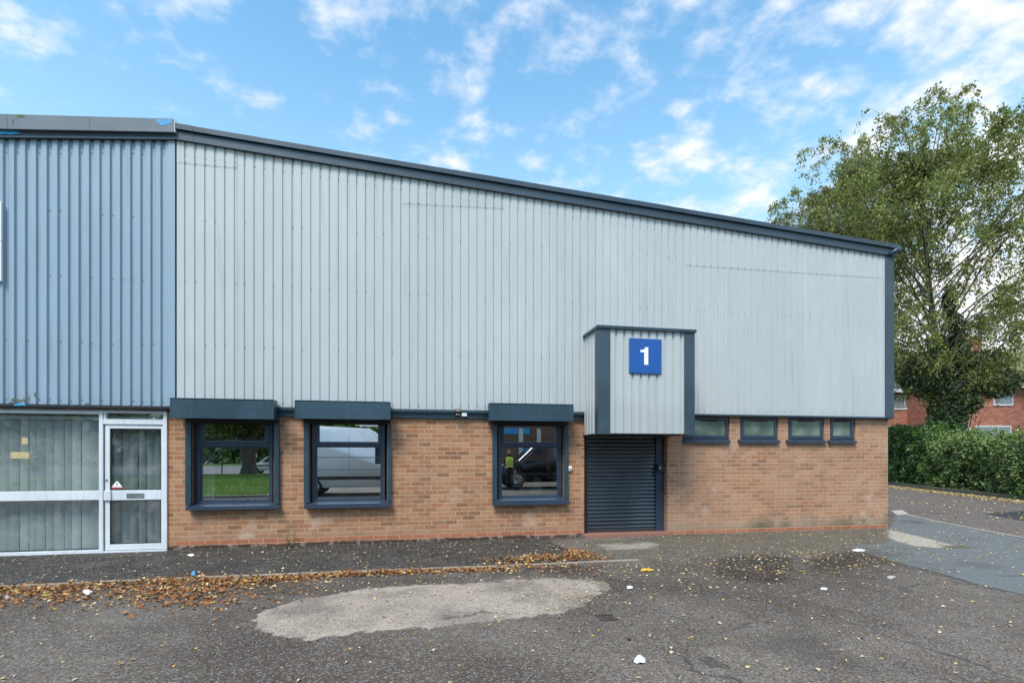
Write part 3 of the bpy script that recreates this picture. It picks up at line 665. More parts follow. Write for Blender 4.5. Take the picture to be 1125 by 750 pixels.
# ---- roller shutter door
yd = .165; dx0, dx1 = PX(644, yd), PX(720.3, yd); zt0 = .085; n = 30; h = .0725
V = []; F = []; prof = []
for i in range(n):
    z = zt0+.04+i*h
    for j in range(6):
        a_ = j/5; prof.append((yd-.024*math.sin(math.pi*min(1, a_*1.02))**.7, z+a_*h*.82))
    prof.append((yd+.006, z+h*.93))
for (y, z) in prof: V += [(dx0, y, z), (dx1, y, z)]
F = [(2*i, 2*i+1, 2*i+3, 2*i+2) for i in range(len(prof)-1)]
shut = finish('roller_shutter', np_mesh('roller_shutter', V, F, True), M['dark_metal'], unit)
m = MB(); m.box(dx0, dx1, yd-.02, yd+.02, zt0-.02, zt0+.04, .006); m.build('bottom_rail', M['dark_metal'], shut)
m = MB(); m.box(DX0+.002, dx0+.012, yd-.045, yd-.018, zt0-.02, DZ1, .004); m.build('guide_rail', M['frame_edge'], shut)
m = MB(); m.box(dx1-.012, PX(728.4, yd-.03), yd-.05, yd-.018, zt0-.02, DZ1, .004); m.build('guide_rail', M['frame'], shut)
m = MB(); m.box(DX0+.002, DX1-.002, yd+.03, yd+.08, -.1, DZ1+.1); m.build('backing', M['frame_edge'], shut)
m = MB(); m.box(DX0-.02, DX1+.02, -.07, .235, -.3, zt0-.022, .012); m.build('threshold_step', M['step'], unit)
m = MB(); kx0, kx1 = PX(724.0, -.0), PX(729.8, 0); m.box(kx0, kx1, yd-.13, yd-.051, PZ(727, 517.8, .06), PZ(727, 509.2, .06), .008)
kb = m.build('switch_box', M['black_plastic'], unit); m = MB(); m.box(kx0+.025, kx0+.05, yd-.136, yd-.1305, PZ(727, 515, .06), PZ(727, 512.5, .06)); m.build('button', M['steel'], kb)
# ================================================================== things fixed to the front
x0, x1 = PX(691.4, yF-.02), PX(726.8, yF-.02); z0, z1 = PZ(709, 410, yF-.02), PZ(709, 372, yF-.02)
sg = thing('number_sign', ((x0+x1)/2, yF, z0), 'square blue sign with a white figure 1 on the porch', 'sign')
m = MB(); m.box(x0, x1, yF-.022, yF-.004, z0, z1, .003); m.build('sign_plate', M['blue_sign'], sg)
nx0, nx1 = PX(703.7, yF-.025), PX(712.2, yF-.025); nz0, nz1 = PZ(708, 400.4, yF-.025), PZ(708, 381.2, yF-.025); w_ = nx1-nx0; h_ = nz1-nz0; st = .52*w_
m = MB(); pts = [(nx1-st, nz0), (nx1, nz0), (nx1, nz1), (nx1-st*.72, nz1), (nx1-st*.9, nz1-h_*.09), (nx1-st*1.2, nz1-h_*.145), (nx0, nz1-h_*.165), (nx0, nz1-h_*.295), (nx1-st, nz1-h_*.295)]
m.prism([(p[0], yF-.0225, p[1]) for p in pts], (0, -.003, 0)); m.build('numeral', M['sign_white'], sg)
for u in (700, 709, 718): x = PX(u, yF-.01); m = MB(); m.box(x-.012, x+.012, yF-.012, yF+.01, z0-.022, z0-.001, .003); m.build('bracket', M['screw'], sg)
# movement detector light and white junction box on the drip flashing
z_ = PZ(503, 453, -.1)
L = thing('security_light', (PX(503, -.05), -.05, z_-.06), 'small black security light with a bronze lamp on the flashing between two windows', 'light')
xa, xb = PX(499.6, -.12), PX(506.4, -.12)
m = MB(); m.box(xa, xb, -.135, -.065, PZ(503, 452.6, -.12), PZ(503, 449.2, -.12), .006); m.build('lamp_housing', M['black_plastic'], L)
m = MB(); m.box(xa+.012, xb-.012, -.139, -.1352, PZ(503, 451.6, -.12), PZ(503, 450, -.12), .001); m.build('lamp_lens', paint('bronze lens', (.45, .27, .2), .3), L)
m = MB(); m.box(xa+.03, xb-.03, -.11, -.0505, PZ(503, 455, -.12), PZ(503, 452.5, -.12), .004); m.ball(((xa+xb)/2, -.118, PZ(503, 455.6, -.12)), .036, (1, .8, .85)); m.build('sensor_head', M['black_plastic'], L)
for dx in (-.022, .02): m = MB(); m.ball(((xa+xb)/2+dx, -.143, PZ(503, 455.4, -.12)), .009); m.build('sensor_window', M['white_plastic'], L)
J = MB(); J.box(PX(507.2, -.1), PX(513, -.1), -.10, -.051, PZ(510, 457.1, -.1), PZ(510, 453, -.1), .008)
tag(J.build('junction_box', M['white_plastic'], None, (PX(510, -.1), -.06, PZ(510, 457, -.1))), 'small white box beside the black security light', 'junction box')
# white round alarm bell at the third window
c = P(625.9, 514.6, -.03)
bell = thing('alarm_bell', (c[0], 0, c[2]), 'round white bell push on the brick beside the third shuttered window', 'bell')
m = MB(); m.tube([(c[0], -.001, c[2]), (c[0], -.030, c[2]), (c[0], -.042, c[2])], [.055, .055, .035], 20); m.build('cover', M['white_plastic'], bell)
m = MB(); m.tube([(c[0]+.008, -.043, c[2]), (c[0]+.008, -.05, c[2])], [.014, .012], 12); m.build('button', M['steel'], bell)

# ================================================================== BLUE UNIT next door
XE = PX(-260, YC)
blu = thing('industrial_unit', (XE, 0, 0), 'neighbouring unit with weathered blue cladding over a white shopfront', 'industrial unit')
ZCb = (PZ(10, 443.6, YC)+PZ(170, 445.4, YC))/2
PB = (PX(171.0, YC)-PX(57.2, YC))/10
o_x = PX(171.0, YC)-PB*40+.02
xs0 = PX(171.0, YC)+.5*0
n_ = int((XL-XE)/PB)+1
cladding(XL-.012-PB*n_, XL-.012, ZCb, roof_l, PB, .044, .029, .014, 7, [], 'cladding', M['clad_blue'], blu)
m = MB(); m.box(XL-.115, XL-.013, YC-.010, YC+.02, ZCb, roof_l(XL)+.03, .004); m.build('edge_flashing', M['clad_blue'], blu)
m = MB()
jl = [XE, PX(13.5, YC), XL+.0]
for i in range(2): edge(m, roof_l, jl[i]+.002, jl[i+1]-.002, YC-.045, YC+.05, -.03, .092)
edge(m, roof_l, XE, XL, YC-.053, YC-.0455, .018, .030); edge(m, roof_l, XE, XL, YC-.05, YC-.0455, -.032, -.012)
m.build('verge_fascia', M['fascia'], blu)
a = P(0, 125.2, YC-.1); b = P(191, 130.6, YC-.1); capt = lin((a[0], a[2]), (b[0], b[2])); a = P(0, 141.4, YC-.1); b = P(191, 145.0, YC-.1); capb = lin((a[0], a[2]), (b[0], b[2]))
m = MB(); xq = PX(191.6, YC-.1); jl = [XE, PX(13.5, YC), PX(103, YC), xq]
for i in range(3):
    A0, A1 = jl[i]+.002, jl[i+1]-.002
    m.prism([(A0, YC-.10, capb(A0)), (A1, YC-.10, capb(A1)), (A1, YC-.10, capt(A1)), (A0, YC-.10, capt(A0))], (0, .012, 0))
    m.prism([(A0, YC-.088, capt(A0)-.012), (A1, YC-.088, capt(A1)-.012), (A1, YC-.088, capt(A1)-.001), (A0, YC-.088, capt(A0)-.001)], (0, .5, 0))
    m.prism([(A0, YC-.088, capb(A0)), (A1, YC-.088, capb(A1)), (A1, YC-.088, capb(A1)+.012), (A0, YC-.088, capb(A0)+.012)], (0, .1, 0))
# end return of the old verge cap, whitened to paint in its lit side
cap = m.build('verge_cap', paint('faded grey verge sheet', (.112, .140, .172), .5, .16, 1.2, .22), blu)
m = MB(); m.prism([(xq, YC-.098, capb(xq)+.002), (xq, YC-.098, capt(xq)-.002), (xq, YC+.35, capt(xq)-.03), (xq, YC+.35, capb(xq)+.03)], (.006, 0, 0)); 
m.build('cap_end', M['sign_white'], blu)
# flakes of older bright blue paint, with the thickness of a paint film
def flake(m, u, v, ru, rv, y, seed, n=16):
    r = random.Random(seed); pts = []
    for k in range(n):
        a_ = 2*math.pi*k/n; q = r.uniform(.55, 1.05); p = P(u+ru*q*math.cos(a_), v+rv*q*math.sin(a_), y); pts.append(tuple(p))
    m.prism(pts, (0, .0015, 0))
m = MB(); yk = YC-.1025
r = random.Random(3); pts = [P(170.5, 131.0, yk), P(189.5, 131.6, yk), P(189, 135, yk), P(187, 135.6, yk), P(185.5, 137, yk), P(182.5, 136.2, yk), P(180, 138.2, yk), P(176, 137.6, yk), P(174.5, 135.4, yk), P(172.2, 134.2, yk)]
m.prism([tuple(p) for p in pts], (0, .002, 0)); m.build('paint_flake', M['bright_blue'], cap)
for q in ((162, 130.8, 1.3, .8), (166, 131, 1.2, .7), (149, 135, 1.2, 1.0), (148.6, 137.2, .8, .9), (149.5, 133, .6, .4), (161, 135, .6, .4), (23.4, 133, .8, .7), (43, 133.4, .8, .6), (47, 131.2, .9, .6), (17, 139.4, 1, .6), (95, 128.6, 1.0, .6), (72, 128.2, .8, .4)):
    m = MB(); flake(m, *q, yk, int(q[0]*10)); m.build('paint_flake', M['bright_blue'], cap)
m = MB(); flake(m, 5, 145.6, 20, 2.6, YC-.056, 5, 26); m.build('paint_flake', M['bright_blue'], blu)
m = MB(); flake(m, 22, 127.5, 6, 2.0, yk, 8, 18); m.build('lichen', M['lichen'], cap); m = MB(); flake(m, 14.2, 134, .9, 5, yk, 9, 14); m.build('lichen', M['lichen'], cap)
m = MB(); m.box(XE, XL-.02, YC-.02, -.002, ZCb-.045, ZCb-.004, .003); m.build('drip_flashing', M['frame_edge'], blu)
m = MB(); flake(m, 22, 444.3, 8, 1.5, YC-.0225, 12, 18); m.build('paint_flake', M['bright_blue'], blu)
for q in ((14, 438.5, 2.5, 2.2), (20, 440, 4, 2), (27, 439, 3, 2), (29, 433, 1.2, 3.4), (38, 433, 1, 3), (12, 442, 4, 1), (95, 443, 3, .7), (112, 443.2, 3, .6)): m = MB(); flake(m, *q, YC-.006, int(q[0]*7), 12); m.build('moss_patch', M['lichen'], blu)
m = MB(); m.prism([(XE, -.005, ZCb-.03), (XL-.02, -.005, ZCb-.03), (XL-.02, -.005, roof_l(XL)), (XE, -.005, roof_l(XE))], (0, .2, 0)); m.build('inner_lining', M['inner'], blu)
m = MB(); edge(m, roof_l, XE, XL, YC+.06, 30, -.02, .06); m.build('roof', M['tile_grey'], blu)
m = MB(); m.box(XE, XE+.1, .2, 30, 0, roof_l(XE)); m.box(XE, XL, 29.9, 30, 0, roof_l(XE)); m.build('outer_wall', M['brick'], blu)

# ---- shopfront: big fixed window and door, white aluminium
ys = -.02
Zt = PZ(60, 450.2, ys); Zt2 = PZ(60, 453.4, ys); xm0, xm1 = PX(109.2, ys), PX(113.5, ys); xdR = PX(183.6, ys)
zb0, zb1 = PZ(50, 609.8, ys), PZ(50, 605.8, ys); zr0, zr1 = PZ(50, 549.6, ys), PZ(50, 539.4, ys)
m = MB(); m.box(XE, xdR+.005, ys-.03, .10, Zt, ZCb-.046, .004); m.build('head_trim', paint('weathered timber head', (.22, .20, .185), .8, .25, 3, .4), blu)
m = MB(); m.box(XE, xm0+.001, ys, ys+.09, Zt2-.01, Zt-.001, .004); m.box(XE, xm0+.001, ys-.002, ys+.088, zb0, zb1, .004); m.box(XE, xm0+.001, ys-.012, ys+.08, zr0, zr1, .006)
xq_ = PX(-60, ys); m.box(xq_-.05, xq_, ys-.001, ys+.087, zb0, Zt, .004)
win = m.build('shop_window', M['white_alu'], blu)
m = MB()
for (a_, b_) in ((zb1, zr0), (zr1, Zt2-.01)): m.box(XE, xm0, ys+.03, ys+.036, a_, b_)
m.build('glass', M['glass_clear'], win)
# door set
m = MB()
m.box(xm0, xm1, ys-.014, ys+.09, zb0-.01, Zt-.001, .005); m.box(PX(179.4, ys), xdR, ys-.012, ys+.09, zb0+.005, Zt-.001, .005)
zf0, zf1 = PZ(148, 466.0, ys), PZ(148, 460.4, ys)
m.box(xm1-.001, PX(179.5, ys), ys-.010, ys+.088, zf0, zf1, .004); m.box(xm1-.001, PX(179.5, ys), ys-.011, ys+.087, PZ(148, 453.6, ys), Zt-.001, .004); m.box(xm1-.001, PX(179.5, ys), ys-.011, ys+.10, zb0-.005, PZ(148, 604.2, ys), .004)
m.box(PX(114, ys), PX(116.6, ys), ys-.004, ys+.08, zf1, PZ(148, 453.6, ys), .003)
door_fr = m.build('door_frame', M['white_alu'], blu)
m = MB(); m.box(xm1, PX(179.5, ys), ys+.03, ys+.036, zf1, PZ(148, 453.6, ys)); m.build('fanlight_glass', M['glass_clear'], door_fr)
d0, d1 = PX(115.2, ys), PX(179.2, ys); g0, g1 = PX(120.3, ys), PX(176.8, ys); dz0, dz1 = PZ(148, 603.6, ys), zf0-.004
r0, r1 = PZ(148, 549.0, ys), PZ(148, 538.2, ys); k0 = PZ(148, 597.2, ys); k1 = PZ(148, 470.6, ys)
m = MB(); yq = ys+.008
m.box(d0, g0, yq, yq+.045, dz0, dz1, .005); m.box(g1, d1, yq, yq+.045, dz0, dz1, .005); m.box(g0-.001, g1+.001, yq+.001, yq+.044, dz0, k0, .005); m.box(g0-.001, g1+.001, yq-.004, yq+.044, r0, r1, .006); m.box(g0-.001, g1+.001, yq+.001, yq+.044, k1, dz1, .005)
door = m.build('door', M['white_alu'], blu)
m = MB(); m.box(g0, g1, yq+.02, yq+.026, k0, r0); m.box(g0, g1, yq+.02, yq+.026, r1, k1); m.build('glass', M['glass_clear'], door)
m = MB()
for (a_, b_) in ((k0, r0), (r1, k1)):
    for q in ((g0, g0+.014, a_, b_), (g1-.014, g1, a_, b_), (g0+.014, g1-.014, a_, a_+.012), (g0+.014, g1-.014, b_-.012, b_)): m.box(q[0], q[1], yq+.012, yq+.019, q[2], q[3])
m.build('glazing_seal', M['frame_edge'], door)
m = MB(); m.box(PX(139, ys), PX(158.4, ys), yq-.012, yq-.0045, PZ(148, 546.8, ys), PZ(148, 541.4, ys), .003); m.build('letter_plate', M['steel'], door)
m = MB(); m.box(PX(114.6, ys), PX(122.2, ys), yq-.03, yq-.0045, PZ(118, 549.4, ys), PZ(118, 538.6, ys), .006); m.build('lock_case', M['white_alu'], door)
m = MB(); m.tube([(PX(116.8, ys), yq-.0005, PZ(117, 527, ys)), (PX(116.8, ys), yq-.012, PZ(117, 527, ys))], .014, 12); m.build('lock_cylinder', M['screw'], door)
ta, tb = PX(121.4, ys), PX(133.6, ys); tz0, tz1 = PZ(127, 535.0, ys), PZ(127, 528.4, ys); tm = (ta+tb)/2
m = MB(); yy = yq+.0185; m.prism([(ta, yy, tz0), (tb, yy, tz0), (tm+.01, yy, tz1), (tm-.01, yy, tz1)], (0, -.001, 0)); st_ = m.build('warning_sticker', M['sign_white'], door)
m = MB(); m.box(ta-.002, tb+.002, yy-.0014, yy, tz0-.022, tz0-.003); m.build('red_strip', M['red_print'], st_)
m = MB(); m.box(tm-.006, tm+.006, yy-.0016, yy-.0011, tz0+.033, tz1-.03); m.box(tm-.006, tm+.006, yy-.0016, yy-.0011, tz0+.012, tz0+.022); m.build('exclamation_mark', M['black_plastic'], st_)
m = MB()
for q in ((22.5, 28.8, 480.6, 487.6), (10, 30.6, 496.4, 503.4)): m.box(PX(q[0], ys), PX(q[1], ys), ys+.0262, ys+.0296, PZ(20, q[3], ys), PZ(20, q[2], ys))
m.build('faded_sticker', M['yellow_sticker'], win)
# vertical blinds inside
def vblinds(parent, x0, x1, z0, z1, y, pitch, seed, ang=.35):
    V = []; F = []; r = random.Random(seed); x = x0
    while x < x1:
        a_ = ang+r.uniform(-.22, .22); wd = pitch*r.uniform(.86, 1.0); cx = x+pitch/2+r.uniform(-.01, .01); dx = math.cos(a_)*wd/2; dy = math.sin(a_)*wd/2; sw = r.uniform(-.012, .012)
        i = len(V)
        for zz, s_ in ((z1, 0), ((z0+z1)/2, .5), (z0, 1)):
            V += [(cx-dx+sw*s_, y-dy, zz), (cx+sw*s_, y-.008, zz), (cx+dx+sw*s_, y+dy, zz)]
        for k in range(2):
            for j in range(2): F.append((i+k*3+j, i+k*3+j+1, i+k*3+j+4, i+k*3+j+3))
        x += pitch
    return finish('vertical_blinds', np_mesh('vertical_blinds', V, F, True), M['blind'], parent)
vblinds(blu, XE, xm0-.02, zb1-.02, Zt2-.10, .17, .122, 4); vblinds(blu, xm1+.03, PX(180, .2), zb1-.02, k1+.02, .22, .118, 9, .75)
m = MB(); m.box(XE, xdR, .16, .20, Zt2-.09, Zt2-.03); m.build('blind_rail', M['white_alu'], blu)
m = MB(); m.box(XE, XBL-.02, .9, .95, 0, 2.6); m.box(XE, XBL-.02, .11, .95, 2.5, 2.55); m.build('interior_wall', M['inner'], blu)
m = MB(); m.box(XE, XBL-.02, .11, .95, .02, .05); m.build('interior_floor', M['inner_floor'], blu)
m = MB(); m.box(XE, XBL-.004, -.035, .10, -.3, zb0-.008, .01); m.build('plinth', M['kerb_mossy'], blu)
m = MB(); m.box(xdR+.002, XBL-.002, -.004, .2, -.3, ZCb-.05); m.build('jamb', M['white_alu'], blu)
# white sign board on the blue sheets, only its end is in the picture
x1 = PX(1.9, YC-.03); z0, z1 = PZ(1, 309, YC-.03), PZ(1, 222, YC-.03)
sb = thing('sign_board', (x1-1.0, YC, z0), 'white sign board fixed to the blue cladding, only its end in view', 'sign')
zm = PZ(1, 265, YC-.03)
for (a_, b_) in ((z0, zm-.004), (zm+.004, z1)): m = MB(); m.box(XE+.05, x1, YC-.045, YC-.01, a_, b_, .003); m.build('sign_panel', M['sign_white'], sb)

# ---- office chair and storage box just inside the third window
x_ = PX(606, .5)
ch = thing('office_chair', (x_+.02, .75, .06), 'black high backed office chair inside the third shuttered window', 'chair')
zc1 = PZ(606, 527, .7); zc0 = PZ(606, 549, .7)
m = MB(); m.prism([(x_-.24, .78, zc0-.02), (x_-.20, .78, zc1-.10), (x_-.12, .80, zc1), (x_+.14, .80, zc1), (x_+.20, .78, zc1-.10), (x_+.24, .78, zc0-.02)], (0, .08, 0)); m.build('backrest', M['dark_cloth'], ch)
m = MB(); m.box(x_-.25, x_+.25, .84, 1.32, .48, .56, .03); m.build('seat', M['dark_cloth'], ch)
m = MB(); m.tube([(x_, 1.08, .1), (x_, 1.08, .48)], .03, 10)
for k in range(5): a_ = k*2*math.pi/5; m.tube([(x_, 1.08, .14), (x_+.28*math.cos(a_), 1.08+.28*math.sin(a_), .09)], .018, 6)
m.build('base', M['black_plastic'], ch)
for s in (-1, 1):
    m = MB(); m.tube([(x_+s*.26, .86, .56), (x_+s*.29, .86, zc0-.05), (x_+s*.29, 1.2, zc0-.05)], .022, 8); m.build('arm', M['black_plastic'], ch)
zd = .74
dk = thing('desk', (PX(588, .5), .6, .06), 'plain office desk inside the third shuttered window', 'desk')
m = MB(); dx_ = PX(585, .45); m.box(dx_-.55, dx_+.32, .26, .66, zd-.03, zd, .004); m.build('desk_top', M['inner'], dk)
for sx in (-.5, .27):
    for sy in (.29, .63): m = MB(); m.box(dx_+sx-.02, dx_+sx+.02, sy-.02, sy+.02, .06, zd-.031); m.build('leg', M['steel'], dk)
bz = PZ(588, 533.5, .4); bx0, bx1 = PX(582, .4), PX(594, .4)
bo = thing('storage_box', ((bx0+bx1)/2, .4, zd), 'grey green storage box on the desk behind the third shuttered window', 'box')
m = MB(); m.box(bx0, bx1, .30, .52, zd+.001, bz, .02); m.build('body', M['teal'], bo); m = MB(); m.box(bx0-.012, bx1+.012, .29, .53, bz+.001, bz+.02, .008); m.build('lid', M['teal'], bo)
# ================================================================== GROUND (one sheet to the horizon, tone masks measured from the photograph)
def axis(parts):
    xs = []
    for a_, b_, st in parts: xs += list(np.arange(a_, b_, st))
    return np.array(xs)
gxs = np.concatenate([-np.geomspace(400, 9, 26), axis([(-8.6, 12.2, .045), (12.2, 26, .09)]), np.geomspace(26.3, 400, 24)])
gys = np.concatenate([-np.geomspace(400, 8, 26), axis([(-7.6, .6, .045), (.6, 15, .11)]), np.geomspace(15.3, 400, 22)])
GX, GY = np.meshgrid(gxs, gys); sh = GX.shape
gx, gy = GX.ravel(), GY.ravel()
def gp(pts): return np.array([G(u, v)[:2] for u, v in pts])
w1 = fbm(gx*1.3, gy*1.3, 3)-.5; w2 = fbm(gx*5, gy*5, 9)-.5; w3 = fbm(gx*16, gy*16, 19, 3)-.5
def pm(pts, soft=.06, warp=.25, fine=.10):
    d = sdpoly(gx, gy, gp(pts) if not isinstance(pts, np.ndarray) else pts)+w1*warp*1.6+w2*warp*.8+w3*fine
    return sstep(soft, -soft, d)
patch = pm([(287, 683), (296, 671), (334, 656), (384, 647), (386, 646), (474, 641), (521, 640), (563, 636), (600, 634), (627, 636), (666, 639), (658, 657), (620, 669), (581, 677), (528, 681), (471, 689), (403, 693), (356, 702), (338, 705), (300, 694)], .10, .16, .16)*(.70+.55*np.clip(fbm(gx*.9, gy*2.2, 31)-.1, 0, .55))
KY = float(np.mean([G(0, 644)[1], G(185, 635)[1], G(400, 626)[1], G(645, 618)[1]])); print('kerb y', KY)
KX1 = float(G(705, 616)[0]); KXE = float(G(645, 618)[0])
strip = sstep(.03, -.03, np.abs(gy-KY/2)-abs(KY)/2)*sstep(KXE+.05, KXE-.05, gx+w2*.3)
roadlow = [(985, 612), (1000, 621), (1022, 627), (1048, 634), (1076, 642), (1125, 653), (1300, 690)]
road = gp([(930, 600)]+[(995, 620), (1022, 627), (1048, 634), (1076, 642), (1125, 653), (1330, 690), (1500, 600), (1125, 590), (1080, 582), (1010, 568), (985, 562), (978, 580)])
newtar = pm(road, .03, .05, .03); 
rust = np.maximum(pm([(785, 622), (800, 612), (835, 607), (872, 612), (878, 628), (868, 640), (838, 644), (800, 637)], .12, .34, .22)*1.0, pm([(880, 613), (930, 606), (965, 611), (985, 618), (960, 624), (900, 626)], .18, .35, .22)*1.0)
rust = np.maximum(rust, .45*pm([(640, 622), (760, 612), (985, 598), (985, 630), (880, 668), (700, 645)], .6, .7, .3))
rust = np.maximum(rust, .55*pm([(230, 648), (330, 640), (470, 633), (640, 621), (700, 640), (668, 650), (650, 634), (560, 632), (474, 638), (386, 643), (320, 655)], .2, .4, .2))
apron = pm([(642, 595), (728, 590), (975, 582), (978, 596), (905, 602), (800, 607), (730, 613), (645, 617)], .08, .10, .08)*.9
conc = pm([(976, 582), (990, 584), (1020, 591), (1052, 599), (1030, 601), (1005, 599), (985, 594), (974, 588)], .05, .06, .12)
conc = np.maximum(conc, .75*pm([(668, 598), (735, 593), (722, 600), (700, 602), (672, 603)], .12, .2, .15))
tar = pm([(1080, 564), (1100, 562), (1140, 560), (1160, 574), (1125, 572), (1100, 568)], .05, .08, .05)
far = pm([(975, 530), (1300, 560), (1400, 620), (1125, 590), (1010, 568), (970, 561)], .05, .05, .05)
moss = .8*pm([(1030, 597), (1060, 599), (1080, 601), (1040, 602)], .05, .1, .15)
edge_d = np.full(gx.shape, 1e9); pl = gp([(990, 619.5), (1022, 627), (1048, 634), (1076, 642), (1125, 653), (1300, 690)])
for i in range(len(pl)-1):
    a, b = pl[i], pl[i+1]; e = b-a; t_ = np.clip(((gx-a[0])*e[0]+(gy-a[1])*e[1])/(e@e), 0, 1); edge_d = np.minimum(edge_d, np.hypot(gx-a[0]-e[0]*t_, gy-a[1]-e[1]*t_))
tar = np.maximum(tar, .75*sstep(.05, .01, edge_d+w2*.05))
near = (gx > -9) & (gx < 26) & (gy > -8) & (gy < 15)
gz = np.where(near, (fbm(gx*.5, gy*.5, 51)-.5)*.03*sstep(-.3, -1.8, gy), 0.0)
nx = len(gxs); ny = len(gys); I = np.arange(nx*ny).reshape(ny, nx)
F = np.stack([I[:-1, :-1], I[:-1, 1:], I[1:, 1:], I[1:, :-1]], -1).reshape(-1, 4)
me = np_mesh('ground', np.stack([gx, gy, gz], 1), F, True)
for nm, (r_, g_, b_) in (('maskA', (patch, strip, newtar)), ('maskB', (rust, apron, far)), ('maskC', (conc, tar, moss))):
    at = me.color_attributes.new(nm, 'FLOAT_COLOR', 'POINT'); at.data.foreach_set('color', np.stack([r_, g_, b_, np.ones_like(r_)], 1).astype(np.float32).ravel())
tag(finish('ground', me, M['ground']), kind='structure')
def gh(x, y):
    x = np.asarray(x, float); y = np.asarray(y, float); return (fbm(x*.5, y*.5, 51)-.5)*.03*sstep(-.3, -1.8, y)

# flush edging kerbs
def ribbon(name, pts, w, h, mat, zof=None):
    """a low kerb of width w following pts (x, y) with h above ground, laid as short stones"""
    m = MB(); pts = [np.array(p[:2], float) for p in pts]
    for a, b in zip(pts, pts[1:]):
        L_ = np.linalg.norm(b-a); n = max(1, int(round(L_/.9))); d = (b-a)/L_; nrm = np.array([-d[1], d[0]])
        for i in range(n):
            p = a+d*(L_*i/n+.004); q = a+d*(L_*(i+1)/n-.004); j = random.uniform(-.003, .003); zz = float(gh(p[0], p[1])) if zof is None else 0
            zz += random.uniform(-.003, .003)
            c = [p-nrm*w/2, q-nrm*w/2, q+nrm*w/2, p+nrm*w/2]
            m.prism([(k[0], k[1]+j, zz-.15) for k in c], (0, 0, .15+h))
    bmesh.ops.bevel(m.bm, geom=m.bm.edges[:], offset=.006, segments=1, affect='EDGES')
    return tag(m.build(name, mat), kind='structure')
ribbon('kerb', [(PX(-260), KY), (KX1, KY)], .055, .012, M['kerb'])
road_line = [G(u, v) for u, v in ((985, 562), (1010, 568), (1040, 574.5), (1080, 582), (1125, 590.5), (1200, 604))]
ribbon('kerb', road_line, .10, .008, M['kerb'], 0)
HK = [G(940, 527.5), G(975, 531.5), G(1020, 537.4), G(1060, 541.6), G(1125, 548.8), G(1200, 558), G(1300, 572)]
ribbon('kerb', HK, .20, .13, M['kerb_mossy'], 0)
# planting bed behind the kerb
hk = [np.array(p[:2]) for p in HK]; dirn = (hk[-1]-hk[0])/np.linalg.norm(hk[-1]-hk[0]); out = np.array([-dirn[1], dirn[0]])
if out[0] < 0: out = -out
m = MB(); m.prism([(p[0]+out[0]*.1, p[1]+out[1]*.1, -.1) for p in hk]+[(p[0]+out[0]*14, p[1]+out[1]*14, -.1) for p in hk[::-1]], (0, 0, .22)); tag(m.build('planting_bed', M['soil']), kind='structure')
# pale inspection cover and litter
def litter(name, u, v, su, sv, label, cat, mat, seed, h=.02):
    r = random.Random(seed); c = G(u, v); n = 12; m = MB(); rings = []
    for k, (q, z) in enumerate(((1.0, .004), (.72, h*.6), (.35, h))):
        pts = []
        for i in range(n):
            a_ = 2*math.pi*i/n; rr = q*r.uniform(.72, 1.08); p = G(u+su*rr*math.cos(a_), v+sv*rr*math.sin(a_)); pts.append(m.bm.verts.new((p[0], p[1], float(gh(p[0], p[1]))+z+r.uniform(0, h*.5))))
        rings.append(pts)
    for A_, B_ in zip(rings, rings[1:]):
        for i in range(n): m.bm.faces.new([A_[i], A_[(i+1) % n], B_[(i+1) % n], B_[i]])
    m.bm.faces.new(rings[-1])
    return tag(m.build(name, mat, None, (c[0], c[1], float(gh(c[0], c[1])))), label, cat)
litter('crumpled_wrapper', 703, 727, 7.2, 2.4, 'crumpled white wrapper with dark print lying in the open middle of the yard', 'litter', M['litter'], 1, .04)
litter('paper_scrap', 96, 652, 6, 2.2, 'white paper scrap among brown leaves in front of the shopfront', 'litter', M['litter'], 2, .03)
litter('plastic_scrap', 213, 631, 3, 2.4, 'crumpled blue plastic scrap on the kerb edging near the shop door', 'litter', M['litter_blue'], 3, .03)
litter('paper_scrap', 692, 645.5, 4, 1.6, 'small white scrap just beyond the end of the pale tarmac patch', 'litter', M['litter'], 4, .02)
litter('crumpled_wrapper', 711, 626, 8, 1.8, 'torn yellow wrapper lying flat in front of the roller shutter', 'litter', M['litter_yellow'], 5, .02)
litter('plastic_tray', 943, 604.6, 8, 1.6, 'flat white plastic tray on the brown stained tarmac near the building corner', 'litter', M['litter'], 6, .02)
litter('paper_scrap', 905, 647, 4.6, 1.4, 'small white paper scrap alone on grey tarmac below the rusty stains', 'litter', M['litter'], 7, .015)
litter('paper_scrap', 979, 634, 6, 1.8, 'pale torn paper flattened on the tarmac next to the blue grey road', 'litter', M['slab'], 8, .012)
litter('paper_scrap', 8, 656.6, 3.2, 1.6, 'tiny lilac scrap among the leaves at the near end of the kerb', 'litter', paint('lilac scrap', (.42, .42, .66), .6), 9, .02)
litter('paper_scrap', 210, 610, 4, 1.2, 'white scrap lying against the foot of the brick wall by the shop door', 'litter', M['litter'], 10, .02)
litter('bottle_cap', 691, 702, 2.4, 1.6, 'dark round cap on the tarmac above the crumpled wrapper', 'litter', M['black_plastic'], 11, .015)
m = MB(); q = [G(u, v) for u, v in ((979, 561.3), (991, 560.5), (998, 564.5), (985, 565.6))]
m.prism([(p[0], p[1], -.05) for p in q], (0, 0, .065)); tag(m.build('inspection_cover', M['slab'], None, tuple(q[0])), 'pale concrete inspection cover set in the road by the building corner', 'cover')
